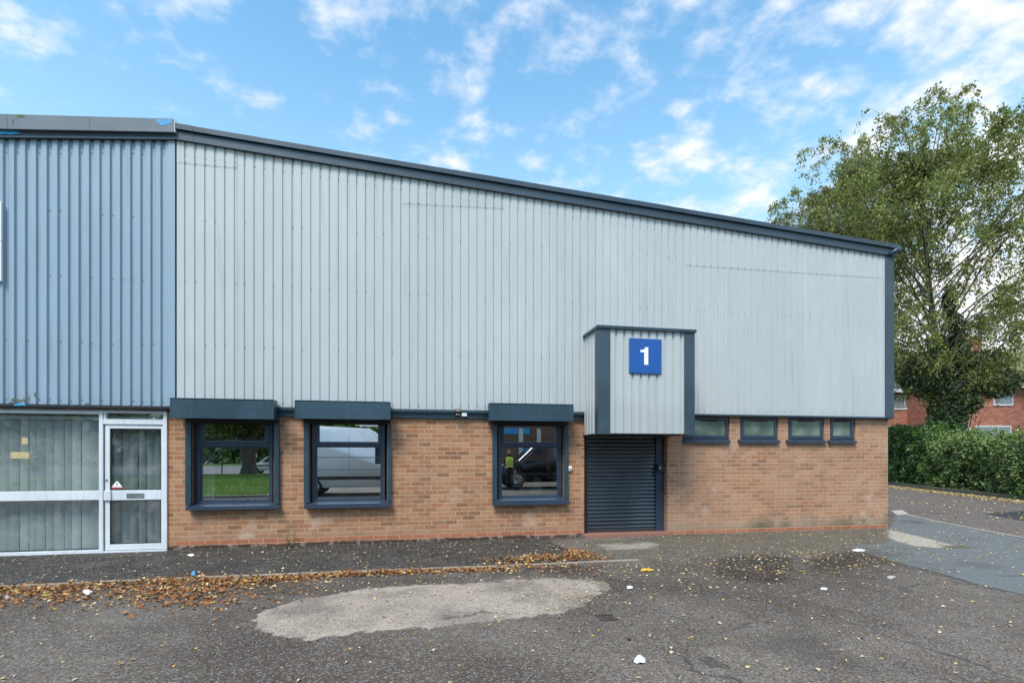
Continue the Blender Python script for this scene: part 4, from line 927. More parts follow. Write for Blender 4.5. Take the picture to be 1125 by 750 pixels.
# a gully grate pressed in the worn tarmac
c = G(666, 678); gr = MB()
for i in range(5): gr.box(c[0]-.072+i*.032, c[0]-.056+i*.032, c[1]-.07, c[1]+.06, -.02, float(gh(c[0], c[1]))+.006, .002)
gr.box(c[0]-.09, c[0]+.09, c[1]-.09, c[1]-.0705, -.02, float(gh(c[0], c[1]))+.008); gr.box(c[0]-.09, c[0]+.09, c[1]+.0605, c[1]+.08, -.02, float(gh(c[0], c[1]))+.008)
tag(gr.build('drain_grate', paint('rusty iron', (.045, .034, .030), .8, .3, 12), None, (c[0], c[1], 0)), 'small rusty iron drain grate sunk in the yard tarmac', 'grate')

# ================================================================== LEAVES, generic
def leaf_quads(C, L_, Wd, N=None, D=None, rng=RNG, fold=.18):
    """four point leaves at C; L_, Wd lengths; random attitude unless N/D given"""
    n = len(C)
    if D is None: D = rng.normal(size=(n, 3))
    D = D/np.linalg.norm(D, axis=1, keepdims=True)
    if N is None: N = rng.normal(size=(n, 3))
    S = np.cross(D, N); S /= np.maximum(np.linalg.norm(S, axis=1, keepdims=True), 1e-6); Nn = np.cross(S, D)
    L_ = np.broadcast_to(L_, (n,))[:, None]; Wd = np.broadcast_to(Wd, (n,))[:, None]
    v = np.stack([C-D*L_*.5, C+S*Wd*.5+Nn*Wd*fold-D*L_*.08, C+D*L_*.5, C-S*Wd*.5+Nn*Wd*fold-D*L_*.08], 1).reshape(-1, 3)
    f = np.arange(4*n).reshape(n, 4); return v, f
def ground_leaves(name, pts, size, mat, seed, flat=.25):
    rng = np.random.default_rng(seed); n = len(pts)
    z = gh(pts[:, 0], pts[:, 1])
    # stack into low heaps where many leaves fall
    C = np.stack([pts[:, 0], pts[:, 1], z+.006+rng.random(n)**2*pts[:, 2]], 1)
    az = rng.random(n)*6.283; D = np.stack([np.cos(az), np.sin(az), rng.normal(size=n)*flat*.6], 1); N = np.stack([rng.normal(size=n)*flat, rng.normal(size=n)*flat, np.ones(n)], 1)
    L_ = size*rng.uniform(.6, 1.35, n); v, f = leaf_quads(C, L_, L_*rng.uniform(.5, .85, n), N, D, rng, rng.uniform(.1, .45, n)[:, None])
    v[:, 2] = np.maximum(v[:, 2], np.repeat(z, 4)+.003)
    return tag(finish(name, np_mesh(name, v, f), mat), kind='stuff')
def scatter_line(px, n, spread, rng, h=.03, along=None):
    P_ = gp(px); seg = np.linalg.norm(np.diff(P_, axis=0), axis=1); cs = np.concatenate([[0], np.cumsum(seg)])
    s_ = rng.random(n)*cs[-1]; i = np.clip(np.searchsorted(cs, s_)-1, 0, len(seg)-1); t_ = (s_-cs[i])/seg[i]
    p = P_[i]*(1-t_)[:, None]+P_[i+1]*t_[:, None]; p += rng.normal(size=(n, 2))*np.asarray(spread)
    return np.column_stack([p, np.full(n, h)])
def scatter_blob(u, v, su, sv, n, rng, h=.03):
    q = rng.normal(size=(n, 2)); return np.column_stack([np.array([G(u+a_*su, v+b_*sv)[:2] for a_, b_ in q]), np.full(n, h)])
rng = np.random.default_rng(5)
drift = [scatter_line([(-60, 655), (0, 650), (90, 647), (150, 643)], 720, (.2, .16), rng, .035), scatter_line([(150, 646), (190, 656), (225, 660), (250, 655)], 480, (.25, .2), rng, .03),
         scatter_line([(165, 640), (215, 638), (270, 639), (320, 636)], 700, (.24, .11), rng, .04), scatter_line([(290, 638), (400, 630), (470, 628), (560, 625)], 900, (.2, .075), rng, .03),
         scatter_line([(185, 650), (230, 646), (270, 644)], 160, (.2, .1), rng, .03), scatter_line([(350, 632), (440, 628)], 260, (.2, .06), rng, .03),
         scatter_line([(560, 616), (600, 613), (640, 612)], 560, (.25, .13), rng, .05), scatter_line([(622, 612), (640, 607), (646, 614)], 260, (.09, .12), rng, .06),
         scatter_line([(540, 620), (600, 622), (640, 626)], 200, (.3, .18), rng, .02)]
drift = [np.column_stack([d[:, :2], d[:, 2]]) for d in drift]
drift.append(scatter_line([(-60, 662), (0, 658), (60, 658), (130, 652)], 420, (.3, .22), rng, .015)); drift.append(scatter_line([(120, 655), (230, 660), (330, 640)], 260, (.35, .25), rng, .01))
ground_leaves('fallen_leaves', np.concatenate(drift), .048, M['fallen'], 21, .5)
sc_ = [np.column_stack([rng.uniform(-8, 12, 1500), rng.uniform(KY+.02, -.1, 1500), np.full(1500, .004)])]
n = 8000; q = np.column_stack([rng.uniform(-8.2, 13, n), rng.uniform(-6.6, KY, n), np.full(n, .004)])
dens = (.20+.55*sstep(-4.6, KY, q[:, 1])**1.5)*np.where(q[:, 0] > 3, 1.0, .85)*(.5+fbm(q[:, 0]*.8, q[:, 1]*.8, 77)); sc_.append(q[rng.random(n) < dens])
sc_ += [scatter_line([(650, 622), (740, 622), (860, 612), (990, 604)], 250, (.5, .35), rng, .004), scatter_line([(640, 640), (760, 640), (980, 620)], 160, (.5, .55), rng, .004),
        scatter_blob(895, 606, 22, 3.2, 70, rng, .01), scatter_blob(850, 618, 26, 8, 30, rng, .006), scatter_blob(940, 624, 30, 8, 45, rng, .006), scatter_blob(600, 650, 45, 12, 90, rng, .004)]
s1 = np.concatenate(sc_); s1 = s1[(s1[:, 1] < -.03) & ~((np.abs(s1[:, 1]-KY) < .03) & (s1[:, 0] < KX1))]
ground_leaves('scattered_leaves', s1, .035, M['fallen_yellow'], 22, .3)
hl = scatter_line([(975, 533.6), (1020, 539.6), (1060, 544), (1125, 551.5), (1200, 561)], 2600, (.28, .45), rng, .03); hl = np.concatenate([hl, scatter_line([(985, 545), (1125, 570), (1200, 590)], 420, (1.0, 1.6), rng, .004)])
inb = ((hl[:, :2]-hk[1])@out) < -.12
ground_leaves('kerb_leaves', hl[inb], .062, M['fallen_yellow'], 23, .5)
# weed at the foot of the wall
c = G(318, 601); wd = thing('weed', (c[0], -.03, 0), 'thin straggly weed growing at the foot of the brick wall between the first two windows', 'weed')
m = MB(); wl = []
for k in range(6):
    r = random.Random(k); tip = (c[0]+r.uniform(-.12, .14), -.05+r.uniform(-.06, .02), r.uniform(.10, .30)); m.tube([(c[0], -.03, 0), ((c[0]+tip[0])/2+r.uniform(-.02, .02), -.05, tip[2]*.6), tip], [.004, .003, .002], 5); wl += [((c[0]*(1-t_)+tip[0]*t_), -.05, tip[2]*t_) for t_ in (.5, .7, .85, 1)]
m.build('stem', paint('dry stem', (.35, .30, .2), .8), wd); v, f = leaf_quads(np.array(wl)+RNG.normal(size=(len(wl), 3))*.01, .04, .018); finish('leaves', np_mesh('leaves', v, f), M['hedge_leaf'], wd)
# moss and grit along the wall foot
q = np.column_stack([rng.uniform(XBL, DX0, 2600), -np.abs(rng.normal(size=2600))*.07-.008, np.full(2600, .012)])
grit = ground_leaves('wall_foot_grit', q, .022, leaf_mat('wall foot grit', [(0, (.10, .09, .05)), (.5, (.20, .18, .15)), (.8, (.07, .06, .04)), (1, (.34, .32, .28))], .02, .9), 31, .5)
# ================================================================== TREES AND HEDGES
def tubes_np(paths, rads, seg=5):
    V = []; F = []; base = 0
    ang = np.arange(seg)*2*np.pi/seg; ca, sa = np.cos(ang), np.sin(ang)
    for p, r in zip(paths, rads):
        p = np.asarray(p); n = len(p); d = np.gradient(p, axis=0); d /= np.maximum(np.linalg.norm(d, axis=1, keepdims=True), 1e-9)
        ref = np.where(np.abs(d[:, 2:3]) < .9, [[0, 0, 1.]], [[1., 0, 0]]); u = np.cross(d, ref); u /= np.linalg.norm(u, axis=1, keepdims=True); w = np.cross(d, u)
        r = np.asarray(r)[:, None, None]; ring = p[:, None, :]+(u[:, None, :]*ca[None, :, None]+w[:, None, :]*sa[None, :, None])*r
        V.append(ring.reshape(-1, 3)); I = base+np.arange(n*seg).reshape(n, seg); a = I[:-1]; b = I[1:]
        F.append(np.stack([a, np.roll(a, -1, 1), np.roll(b, -1, 1), b], -1).reshape(-1, 4)); base += n*seg
    return np.concatenate(V), np.concatenate(F)
def birch(loc, H, spread, seed, label, nprim=40, nsec=8, nstr=9, nleaf=26, t0=.26, lean=(0, 0), leafmat='birch_leaf', trunk_r=.2, lsize=.075, droop=1.0, bias=(0, 0), keep=1.0, top=.55):
    rng = np.random.default_rng(seed); loc = np.array(loc, float)
    root = thing('birch_tree', tuple(loc), label, 'tree', 'birch trees behind the hedge and unit')
    t_ = np.linspace(0, 1, 14); tr = loc+np.column_stack([lean[0]*t_**1.3+.25*np.sin(t_*5+seed), lean[1]*t_**1.3+.2*np.cos(t_*4+seed)-.2, H*t_])
    paths = [tr]; rads = [trunk_r*(1-t_)**.8+.012]; fine = []; fr = []; leafC = []; leafD = []
    ga = 2.39996
    for i in range(nprim):
        s = t0+(1-t0)*((i+.5)/nprim)**.9; k = s*13; b = tr[int(k)]*(1-k % 1)+tr[min(int(k)+1, 13)]*(k % 1)
        az = i*ga+rng.normal()*.35; prof = (math.sin(math.pi*min(1, ((s-t0)/(1-t0))*.82+.20))**.75)*(1-(1-top)*s)
        L_ = spread*prof*rng.uniform(.72, 1.15); el = R(rng.uniform(22, 50)+18*s)
        dirh = np.array([math.cos(az)+bias[0]*.35, math.sin(az)+bias[1]*.35, 0]); dirh /= np.linalg.norm(dirh)
        u = np.linspace(0, 1, 9); rise = np.sin(u*math.pi*.62)*math.tan(el)*.62; p = b+dirh*(L_*u)[:, None]*(.95)+np.array([0, 0, 1.])*(L_*rise)[:, None]
        p[1:] += np.cumsum(rng.normal(size=(8, 3))*.05*L_/5, axis=0)
        paths.append(p); rads.append(np.linspace(max(.018, trunk_r*.32*(1-s*.7)), .006, 9))
        for j in range(nsec):
            q = .08+.92*(j+rng.random())/nsec; kk = q*8; c = p[int(min(kk, 7))]*(1-(kk % 1 if kk < 8 else 1))+p[min(int(kk)+1, 8)]*(kk % 1 if kk < 8 else 1)
            a2 = az+rng.choice([-1, 1])*rng.uniform(.35, 1.25); l2 = L_*rng.uniform(.18, .42)*(1.1-.5*q)+.25
            d2 = np.array([math.cos(a2), math.sin(a2), rng.uniform(.05, .75)]); d2 /= np.linalg.norm(d2); u2 = np.linspace(0, 1, 6)
            p2 = c+d2*(l2*u2)[:, None]; p2[:, 2] -= droop*.30*l2*u2**2; fine.append(p2); fr.append(np.linspace(.011, .004, 6))
            m_ = rng.poisson(nstr)
            for w in range(m_):
                if rng.random() > keep: continue
                e = rng.random()**.7*5; c3 = p2[int(min(e, 4))]*(1-e % 1)+p2[min(int(e)+1, 5)]*(e % 1)
                l3 = rng.uniform(.35, 1.3)*(1.0 if s < .8 else .75); a3 = rng.random()*6.283; up = rng.uniform(.0, .6)
                u3 = np.linspace(0, 1, 4); p3 = c3+np.outer(u3, [math.cos(a3)*l3*.45, math.sin(a3)*l3*.45, up*l3*.5]); p3[:, 2] -= droop*l3*1.25*u3**1.6*rng.uniform(.5, 1.15)
                fine.append(p3); fr.append(np.linspace(.0045, .002, 4))
                nl = rng.poisson(nleaf*l3/.8)
                if nl:
                    g = rng.random(nl)*3; gi = np.minimum(g.astype(int), 2); gf = (g-gi)[:, None]; leafC.append(p3[gi]*(1-gf)+p3[gi+1]*gf+rng.normal(size=(nl, 3))*.07)
                    leafD.append(np.tile(p3[3]-p3[0], (nl, 1)))
    v, f = tubes_np(paths, rads, 8); tk = finish('trunk', np_mesh('trunk', v, f, True), M['bark'], root)
    v, f = tubes_np(fine, fr, 3); finish('twigs', np_mesh('twigs', v, f, True), M['twig'], tk)
    C = np.concatenate(leafC); n = len(C); D = np.concatenate(leafD)*.6+rng.normal(size=(n, 3))*.55+np.array([0, 0, -.35])
    ls = lsize*rng.uniform(.55, 1.45, n); v, f = leaf_quads(C, ls, ls*.72, None, D, rng)
    finish('crown', np_mesh('crown', v, f), M[leafmat], root); print(label, n, 'leaves'); return root
ta = AT(1043, 24.5); birch((ta[0], ta[1], .1), 15.3, 7.2, 3, 'tall birch with ivy round its trunk beyond the hedge', 70, 12, 7, 23, .22, (-2.2, 0), bias=(-.25, -.2), lsize=.095, top=.95)
tb_ = AT(936, 28.0); birch((tb_[0], tb_[1], .1), 16.8, 4.6, 8, 'darker thin topped birch rising behind the grey unit', 50, 9, 7, 17, .36, (-.3, 0), 'birch_leaf_dark', .16, bias=(-.1, 0), lsize=.085, top=.9)
tc = AT(1245, 27.0); birch((tc[0], tc[1], .1), 15.6, 4.6, 12, 'birch beyond the far end of the hedge, only its side in the frame', 44, 9, 7, 15, .2, (.2, 0), 'birch_leaf_dark', .18, keep=.8)

def leafy_shell(pts_fn, n, rng): ...
def noise3(p, k, seed): return fbm(p[:, 0]*k+p[:, 2]*k*.7, p[:, 1]*k+p[:, 2]*k*.9, seed)
def hedge(name, A, B, width, h0, h1, label, mat, seed, n, ls, side):
    """A-B: front foot line (x, y); grows width back along side"""
    rng = np.random.default_rng(seed); A = np.array(A[:2]); B = np.array(B[:2]); d = B-A; Ln = np.linalg.norm(d); d /= Ln
    root = thing(name, (A[0], A[1], .1), label, 'hedge')
    # dim twiggy inside
    m = MB()
    def hh(s): return h0+(h1-h0)*s
    tw = []; tr = []
    for k in range(int(Ln*16)):
        s = rng.random(); w = rng.uniform(.15, .85)*width; b = A+d*s*Ln+side*w; top_ = hh(s)*rng.uniform(.6, .95); z = np.linspace(.1, top_, 5)
        p = np.column_stack([b[0]+np.cumsum(rng.normal(size=5)*.10), b[1]+np.cumsum(rng.normal(size=5)*.10), z]); tw.append(p); tr.append(np.linspace(.014, .004, 5))
    # leaves: a thick lumpy shell with hollows, thinner towards the middle
    s = rng.random(n); face = rng.random(n); zt = hh(s)
    lump = lambda s, z: 1.1*(fbm(s*Ln*1.1+3, z*1.3, seed)-.5)+.22*(fbm(s*Ln*3.2, z*3.2, seed+3)-.5)
    z = rng.random(n)**.9*zt; w = np.abs(rng.normal(size=n))*.20
    isf = face < .62; ist = (face >= .62) & (face < .90)
    wpos = np.where(isf, w, np.where(ist, rng.random(n)*width, width-w)); zz = np.where(ist, zt-np.abs(rng.normal(size=n))*.16, z)
    lm_ = lump(s, zz); wpos = np.where(isf, wpos-lm_, wpos); zz = np.where(ist, zz+1.0*(fbm(s*Ln*1.1, wpos*2, seed+7)-.5)+.5*(fbm(s*Ln*5, wpos*5, seed+8)-.5), zz)
    wpos = np.where(isf, wpos+.28*np.clip((zz/zt-.75)*4, 0, 1)**2, wpos)
    P_ = A[None]+d[None]*(s*Ln)[:, None]+side[None]*wpos[:, None]; C = np.column_stack([P_, .1+np.maximum(zz, .02)])+rng.normal(size=(n, 3))*.03
    hole = fbm(s*Ln*2.6, zz*2.6, seed+11); kp = ~((hole < .45) & (rng.random(n) < .85)); C = C[kp]; n = len(C)
    D = rng.normal(size=(n, 3))+np.array([-side[0]*.7, -side[1]*.7, -.4]); N = rng.normal(size=(n, 3))*.6+np.array([-side[0]*.6, -side[1]*.6, .8])
    l_ = ls*rng.uniform(.6, 1.3, n); v, f = leaf_quads(C, l_, l_*.55, N, D, rng); finish('leaves', np_mesh('leaves', v, f), M[mat], root)
    # stray shoots standing out of the top and face
    shoots = []; sr2 = []; sc3 = []
    for k in range(int(Ln*22)):
        s_ = rng.random(); b = A+d*s_*Ln+side*rng.uniform(-.05, width*.7); z0 = hh(np.array(s_))*rng.uniform(.6, 1.0); l3 = rng.uniform(.2, .6); u3 = np.linspace(0, 1, 4)[:, None]
        p3 = np.array([b[0], b[1], z0])+u3*(np.array([-side[0], -side[1], 0])*rng.uniform(0, .7)*l3+np.array([rng.normal()*.15, rng.normal()*.15, l3*rng.uniform(.2, 1.1)])); shoots.append(p3); sr2.append([.006, .005, .004, .002])
        q_ = rng.random(7)*3; qi = np.minimum(q_.astype(int), 2); qf = (q_-qi)[:, None]; sc3.append(p3[qi]*(1-qf)+p3[qi+1]*qf+rng.normal(size=(7, 3))*.03)
    v, f = tubes_np(tw+shoots, tr+sr2, 4); finish('stems', np_mesh('stems', v, f, True), M['twig'], root)
    c3 = np.concatenate(sc3); v, f = leaf_quads(c3, ls*rng.uniform(.6, 1.2, len(c3)), ls*.5, None, None, rng); finish('shoot_leaves', np_mesh('shoot_leaves', v, f), M[mat], root)
    # inner mass of old leaves so that the hedge is not see-through
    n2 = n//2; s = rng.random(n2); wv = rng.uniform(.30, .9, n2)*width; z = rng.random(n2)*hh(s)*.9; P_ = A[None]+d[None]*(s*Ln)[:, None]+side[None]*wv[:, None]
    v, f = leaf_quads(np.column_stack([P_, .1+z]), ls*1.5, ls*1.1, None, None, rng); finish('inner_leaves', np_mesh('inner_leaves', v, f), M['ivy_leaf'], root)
    return root
sd = out/np.linalg.norm(out)
off = sd*.28
def hkp(u, v): return G(u, v)[:2]+off
hedge('laurel_hedge', hkp(930, 526.5), hkp(1012, 536.4), 1.5, 3.0, 2.75, 'glossy bright green laurel hedge beside the corner of the brick wall', 'laurel_leaf', 5, 13000, .15, sd)
hedge('mixed_hedge', hkp(1006, 535.8), hkp(1290, 571), 1.5, 2.35, 1.95, 'rough mixed hedge with bare twigs along the mossy kerb', 'hedge_leaf', 6, 30000, .115, sd)

# ivy climbing the birch trunk: a column that swells into a broad collar
rng = np.random.default_rng(41)
iv = thing('ivy', (ta[0], ta[1], .1), 'dense dark ivy climbing the tall birch trunk above the hedge', 'climbing plant')
right = CR; fwd = CF
def blob(n, du, z, ru, rz, rd, dd=0.0):
    q = rng.normal(size=(n, 3)); q /= np.linalg.norm(q, axis=1, keepdims=True); q *= (rng.random(n)[:, None]**.28)
    c = np.array([ta[0], ta[1], 0])+right*du-fwd*dd; return c+q[:, :1]*right*ru+q[:, 1:2]*fwd*rd+np.column_stack([np.zeros(n), np.zeros(n), z+q[:, 2]*rz])
sc_ = 24.5/FPX       # metres per pixel at the trunk
def zpx(v): return 1.54+(HOR-v)*sc_
parts = [blob(2600, -6*sc_, zpx(455), 17*sc_, 30*sc_, .6), blob(1800, -2*sc_, zpx(430), 24*sc_, 18*sc_, .8), blob(2000, 6*sc_, zpx(398), 16*sc_, 26*sc_, .7), blob(2400, -25*sc_, zpx(420), 26*sc_, 17*sc_, .8), blob(2200, 24*sc_, zpx(416), 26*sc_, 19*sc_, .9, .2),
         blob(1500, 46*sc_, zpx(424), 22*sc_, 15*sc_, .8, .3), blob(900, 60*sc_, zpx(418), 16*sc_, 12*sc_, .6, .3), blob(800, -44*sc_, zpx(412), 14*sc_, 12*sc_, .6), blob(900, 0, zpx(370), 9*sc_, 22*sc_, .4), blob(700, 14*sc_, zpx(444), 12*sc_, 12*sc_, .5, .4), blob(900, 0, zpx(335), 6*sc_, 22*sc_, .35), blob(2600, -3*sc_, zpx(450), 11*sc_, 36*sc_, .5, .5), blob(1500, 2*sc_, zpx(385), 8*sc_, 40*sc_, .45, .35), blob(1600, 30*sc_, zpx(400), 30*sc_, 14*sc_, .9, .3), blob(1200, -30*sc_, zpx(400), 22*sc_, 13*sc_, .8, .3)]
tz = rng.random(5200); ta_ = rng.random(5200)*6.283; tr_ = .24+.34*rng.random(5200)*(1-.5*tz); tt_ = tz*7.0/15.3; parts.append(np.column_stack([ta[0]-2.2*tt_**1.3+.25*np.sin(tt_*5+3)+np.cos(ta_)*tr_, ta[1]+.2*np.cos(tt_*4+3)-.2+np.sin(ta_)*tr_, .3+tz*6.8]))
C = np.concatenate(parts); hole = noise3(C, 1.9, 5); C = C[(hole > .40) | (rng.random(len(C)) < .35) | (np.arange(len(C)) > len(C)-5200)]; n = len(C)
l_ = .135*rng.uniform(.6, 1.3, n); D = rng.normal(size=(n, 3))+np.array([0, 0, -.7]); N = rng.normal(size=(n, 3))*.7-np.array([fwd[0]*.6, fwd[1]*.6, -.6])
v, f = leaf_quads(C, l_, l_*.8, N, D, rng); finish('leaves', np_mesh('leaves', v, f), M['ivy_leaf'], iv)
st_ = []; sr = []
for k in range(40):
    b = rng.normal(size=3)*[.25, .25, 0]; st_.append(np.array([[ta[0], ta[1], .2], [ta[0]+b[0], ta[1]+b[1], 2.2], [ta[0]+b[0]*2+rng.normal()*.5, ta[1]+b[1], 4.0+rng.random()], [ta[0]+rng.normal()*1.3, ta[1]+rng.normal()*.4, 4.6+rng.random()*1.6]])); sr.append([.03, .025, .015, .006])
v, f = tubes_np(st_, sr, 5); finish('stems', np_mesh('stems', v, f, True), M['twig'], iv)

# ================================================================== HOUSES beyond the hedge
def house(u0, u1, dep, v_head, v_sill, v_wtop, v_eave, v_ridge, wins, tile, label, gwins, roof_back=5.0):
    """brick house whose front is square to the view line at depth dep; v values measured in the photograph"""
    s_ = dep/FPX; Z = lambda v, e=0: 1.54+(HOR-v)*(dep+e)/FPX
    o = AT(u0, dep); root = thing('brick_house', tuple(o), label, 'house')
    def W(u, d_, z): p = AT(u, dep); p = p+CF*d_; return (p[0], p[1], z)
    def slab(m, ua, ub, da, db, z0, z1):
        m.prism([W(ua, da, z0), W(ub, da, z0), W(ub, db, z0), W(ua, db, z0)], (0, 0, z1-z0))
    m = MB(); slab(m, u0, u1, 0, 8, 0, Z(v_eave)); m.build('wall', M['house_brick'], root)
    m = MB(); e = .35/s_
    p0, p1 = W(u0-e*.3, -.4, Z(v_eave)-.02), W(u1+e*.3, -.4, Z(v_eave)-.02); q0, q1 = W(u0-e*.3, roof_back, Z(v_ridge, roof_back)), W(u1+e*.3, roof_back, Z(v_ridge, roof_back)); r0, r1 = W(u0-e*.3, roof_back*2.1, Z(v_eave)), W(u1+e*.3, roof_back*2.1, Z(v_eave))
    m.prism([p0, q0, r0], tuple(np.array(p1)-np.array(p0)))
    rf = m.build('roof', tile, root)
    dp = MB(); ud = u1-.5/s_; p_ = W(ud, -.08, 0); dp.tube([(p_[0], p_[1], 1.0), (p_[0], p_[1], Z(v_eave)-.15)], .04, 8); dp.build('downpipe', M['black_plastic'], root)
    ch = MB(); uc = (u0+u1)/2; slab(ch, uc-.45/s_, uc+.45/s_, roof_back-.4, roof_back+.4, Z(v_ridge, roof_back)-.5, Z(v_ridge, roof_back)+.9); ch.build('chimney', M['house_brick'], rf)
    m = MB(); slab(m, u0-e*.3, u1+e*.3, -.46, -.41, Z(v_eave)-.16, Z(v_eave)+.06); m.build('gutter_board', M['white_alu'], rf)
    for (ua, ub, va, vb, nm) in wins:
        z0, z1 = Z(vb), Z(va); m = MB(); o_ = .07/s_
        slab(m, ua, ub, -.06, .02, z0-.09, z0); slab(m, ua, ub, -.06, .02, z1, z1+.09); slab(m, ua-o_, ua, -.06, .02, z0-.09, z1+.09); slab(m, ub, ub+o_, -.06, .02, z0-.09, z1+.09)
        k = 1
        while ua+k*1.0/s_ < ub-.4/s_: uu = ua+k*1.0/s_; slab(m, uu-o_/2, uu+o_/2, -.055, .015, z0, z1); k += 1
        w_ = m.build('window', M['white_alu'], root); m = MB(); slab(m, ua, ub, -.03, -.02, z0, z1); m.build('glass', M['house_glass'], w_)
        m = MB(); slab(m, ua, ub, -.015, -.006, z0+(z1-z0)*.05, z1); m.build('net_curtain', M['curtain'], w_)
    return root
house(905, 1033, 36, 0, 0, 0, 429, 404, [(930, 965, 435, 448, 'w'), (978, 1008, 435, 448.5, 'w'), (978, 1012, 471, 486, 'w'), (1019, 1029, 436, 448, 'w')], M['tile_grey'], 'red brick house with a dark roof between the unit and the ivy trunk', [])
house(1036, 1250, 33, 0, 0, 0, 424, 386, [(1052, 1064, 469, 486, 'w'), (1072, 1109, 469, 484, 'w'), (1092, 1111, 430, 444, 'w'), (1052, 1070, 428, 444, 'w'), (1138, 1165, 430, 444, 'w'), (1150, 1180, 469, 484, 'w')], M['tile_mossy'], 'red brick house with a mossy roof seen under the birch boughs', [])
# dark blue parked car roof glimpsed over the hedge is too small to read; a drainpipe on the right house front
# ================================================================== THE OTHER SIDE OF THE YARD (seen in the window reflections)
def MIR(u, dep, z=0.0):
    """point whose mirror image in the front of the unit appears at pixel column u at depth dep"""
    p = AT(u, dep, z); p[1] = -p[1]; return p
# grass verge: gentle bank, left behind the camera
V = []; F = []; xs = np.linspace(-34, -5.3, 60); ys = np.linspace(-33, -10.6, 50)
X, Y = np.meshgrid(xs, ys); hgt = .06+.16*sstep(-10.6, -16, Y)*sstep(-33, -27, Y)*sstep(-5.3, -8, X)+.05*(fbm(X.ravel()*.5, Y.ravel()*.5, 5).reshape(X.shape)-.5)
I = np.arange(X.size).reshape(X.shape); F = np.stack([I[:-1, :-1], I[:-1, 1:], I[1:, 1:], I[1:, :-1]], -1).reshape(-1, 4)
tag(finish('grass_verge', np_mesh('grass_verge', np.stack([X.ravel(), Y.ravel(), hgt.ravel()], 1), F, True), M['grass_base']), kind='structure')
rng = np.random.default_rng(77); n = 60000; px_ = rng.uniform(-19, -5.5, n); py_ = rng.uniform(-32, -10.7, n)
hz = .06+.16*sstep(-10.6, -16, py_)*sstep(-33, -27, py_)*sstep(-5.3, -8, px_)
v, f = leaf_quads(np.column_stack([px_, py_, hz+.03]), .09, .025, None, np.column_stack([rng.normal(size=n)*.4, rng.normal(size=n)*.4, np.ones(n)]), rng)
tag(finish('grass', np_mesh('grass', v, f), M['grass']), kind='stuff')
ribbon('verge_kerb', [(-34, -10.55), (-5.2, -10.55), (-5.2, -33)], .12, .10, M['kerb'], 0)
m = MB(); m.box(-90, 90, -70, -33.2, -.1, .006); tag(m.build('road', concrete('lilac grey road', (.16, .155, .17))), kind='structure')
m = MB(); m.box(-90, 90, -90, -70.2, -.1, .10); tag(m.build('far_verge', M['grass_base']), kind='structure')
# tree on the verge
o = MIR(272, 37); tt = thing('verge_tree', (o[0], o[1], .3), 'broad old tree with a thick forked trunk on the grass verge', 'tree')
rng = np.random.default_rng(9)
paths = [np.array([[o[0], o[1], .1], [o[0]+.05, o[1], .8], [o[0]-.05, o[1], 1.6], [o[0]+.1, o[1], 2.4]])]; rads = [[.62, .46, .50, .70]]
limbs = []
for k in range(9):
    a_ = k*2.4; d = np.array([math.cos(a_), math.sin(a_), 0]); b = np.array([o[0], o[1], 1.9+.12*k])
    limbs.append(np.array([b, b+d*.9+[0, 0, .9], b+d*2.2+[0, 0, 2.0], b+d*3.6+[0, 0, 3.0+k*.15], b+d*4.6+[0, 0, 3.6+k*.3]])); rads.append([.42, .30, .2, .1, .03])
v, f = tubes_np(paths+limbs, rads, 10); finish('trunk', np_mesh('trunk', v, f, True), paint('grey brown bark', (.10, .085, .07), .9, .25, 5), tt)
n = 26000; q = rng.normal(size=(n, 3)); q /= np.linalg.norm(q, axis=1, keepdims=True); q *= rng.random(n)[:, None]**.4
C = np.array([o[0], o[1], 6.4])+q*[5.4, 5.4, 3.6]; C = C[noise3(C, .8, 4) > .42]; n = len(C); v, f = leaf_quads(C, .34, .24, None, None, rng); finish('crown', np_mesh('crown', v, f), M['birch_leaf_dark'], tt)
p = MIR(242.5, 33); po = MB(); po.tube([(p[0], p[1], .3), (p[0], p[1], 2.9)], .035, 8); po.tube([(p[0], p[1], 2.9), (p[0], p[1], 2.95)], [.045, .02], 8)
tag(po.build('street_post', M['frame_edge'], None, (p[0], p[1], .3)), 'thin dark post standing on the grass verge beside the thick tree', 'post')
def wheel(parent, c, r, w, axis):
    """wheel with tyre and spoked rim; axis 'y' = faces along y"""
    m = MB(); c = np.array(c, float); ax = np.array([0, 1., 0]) if axis == 'y' else np.array([1., 0, 0])
    m.tube([c-ax*w*.5, c-ax*w*.42, c+ax*w*.42, c+ax*w*.5], [r*.9, r, r, r*.9], 28); wh = m.build('wheel', M['tyre'], parent)
    m = MB()
    e1 = np.array([1., 0, 0]) if axis == 'y' else np.array([0, 1., 0]); e2 = np.array([0, 0, 1.])
    for sgn in (1, -1):
        f_ = c+ax*w*.50*sgn; m.tube([f_, f_+ax*.012*sgn], [r*.20, r*.16], 14)
        for k in range(10):
            a_ = k*math.pi/5; d = e1*math.cos(a_)+e2*math.sin(a_); m.tube([f_+d*r*.12, f_+ax*.006*sgn+d*r*.66], [.035, .026], 6)
        n_ = 28; m.tube([f_+(e1*math.cos(2*math.pi*k/n_)+e2*math.sin(2*math.pi*k/n_))*r*.68 for k in range(n_+1)], .022, 6, False)
    m.build('rim', M['alloy'], wh); return wh
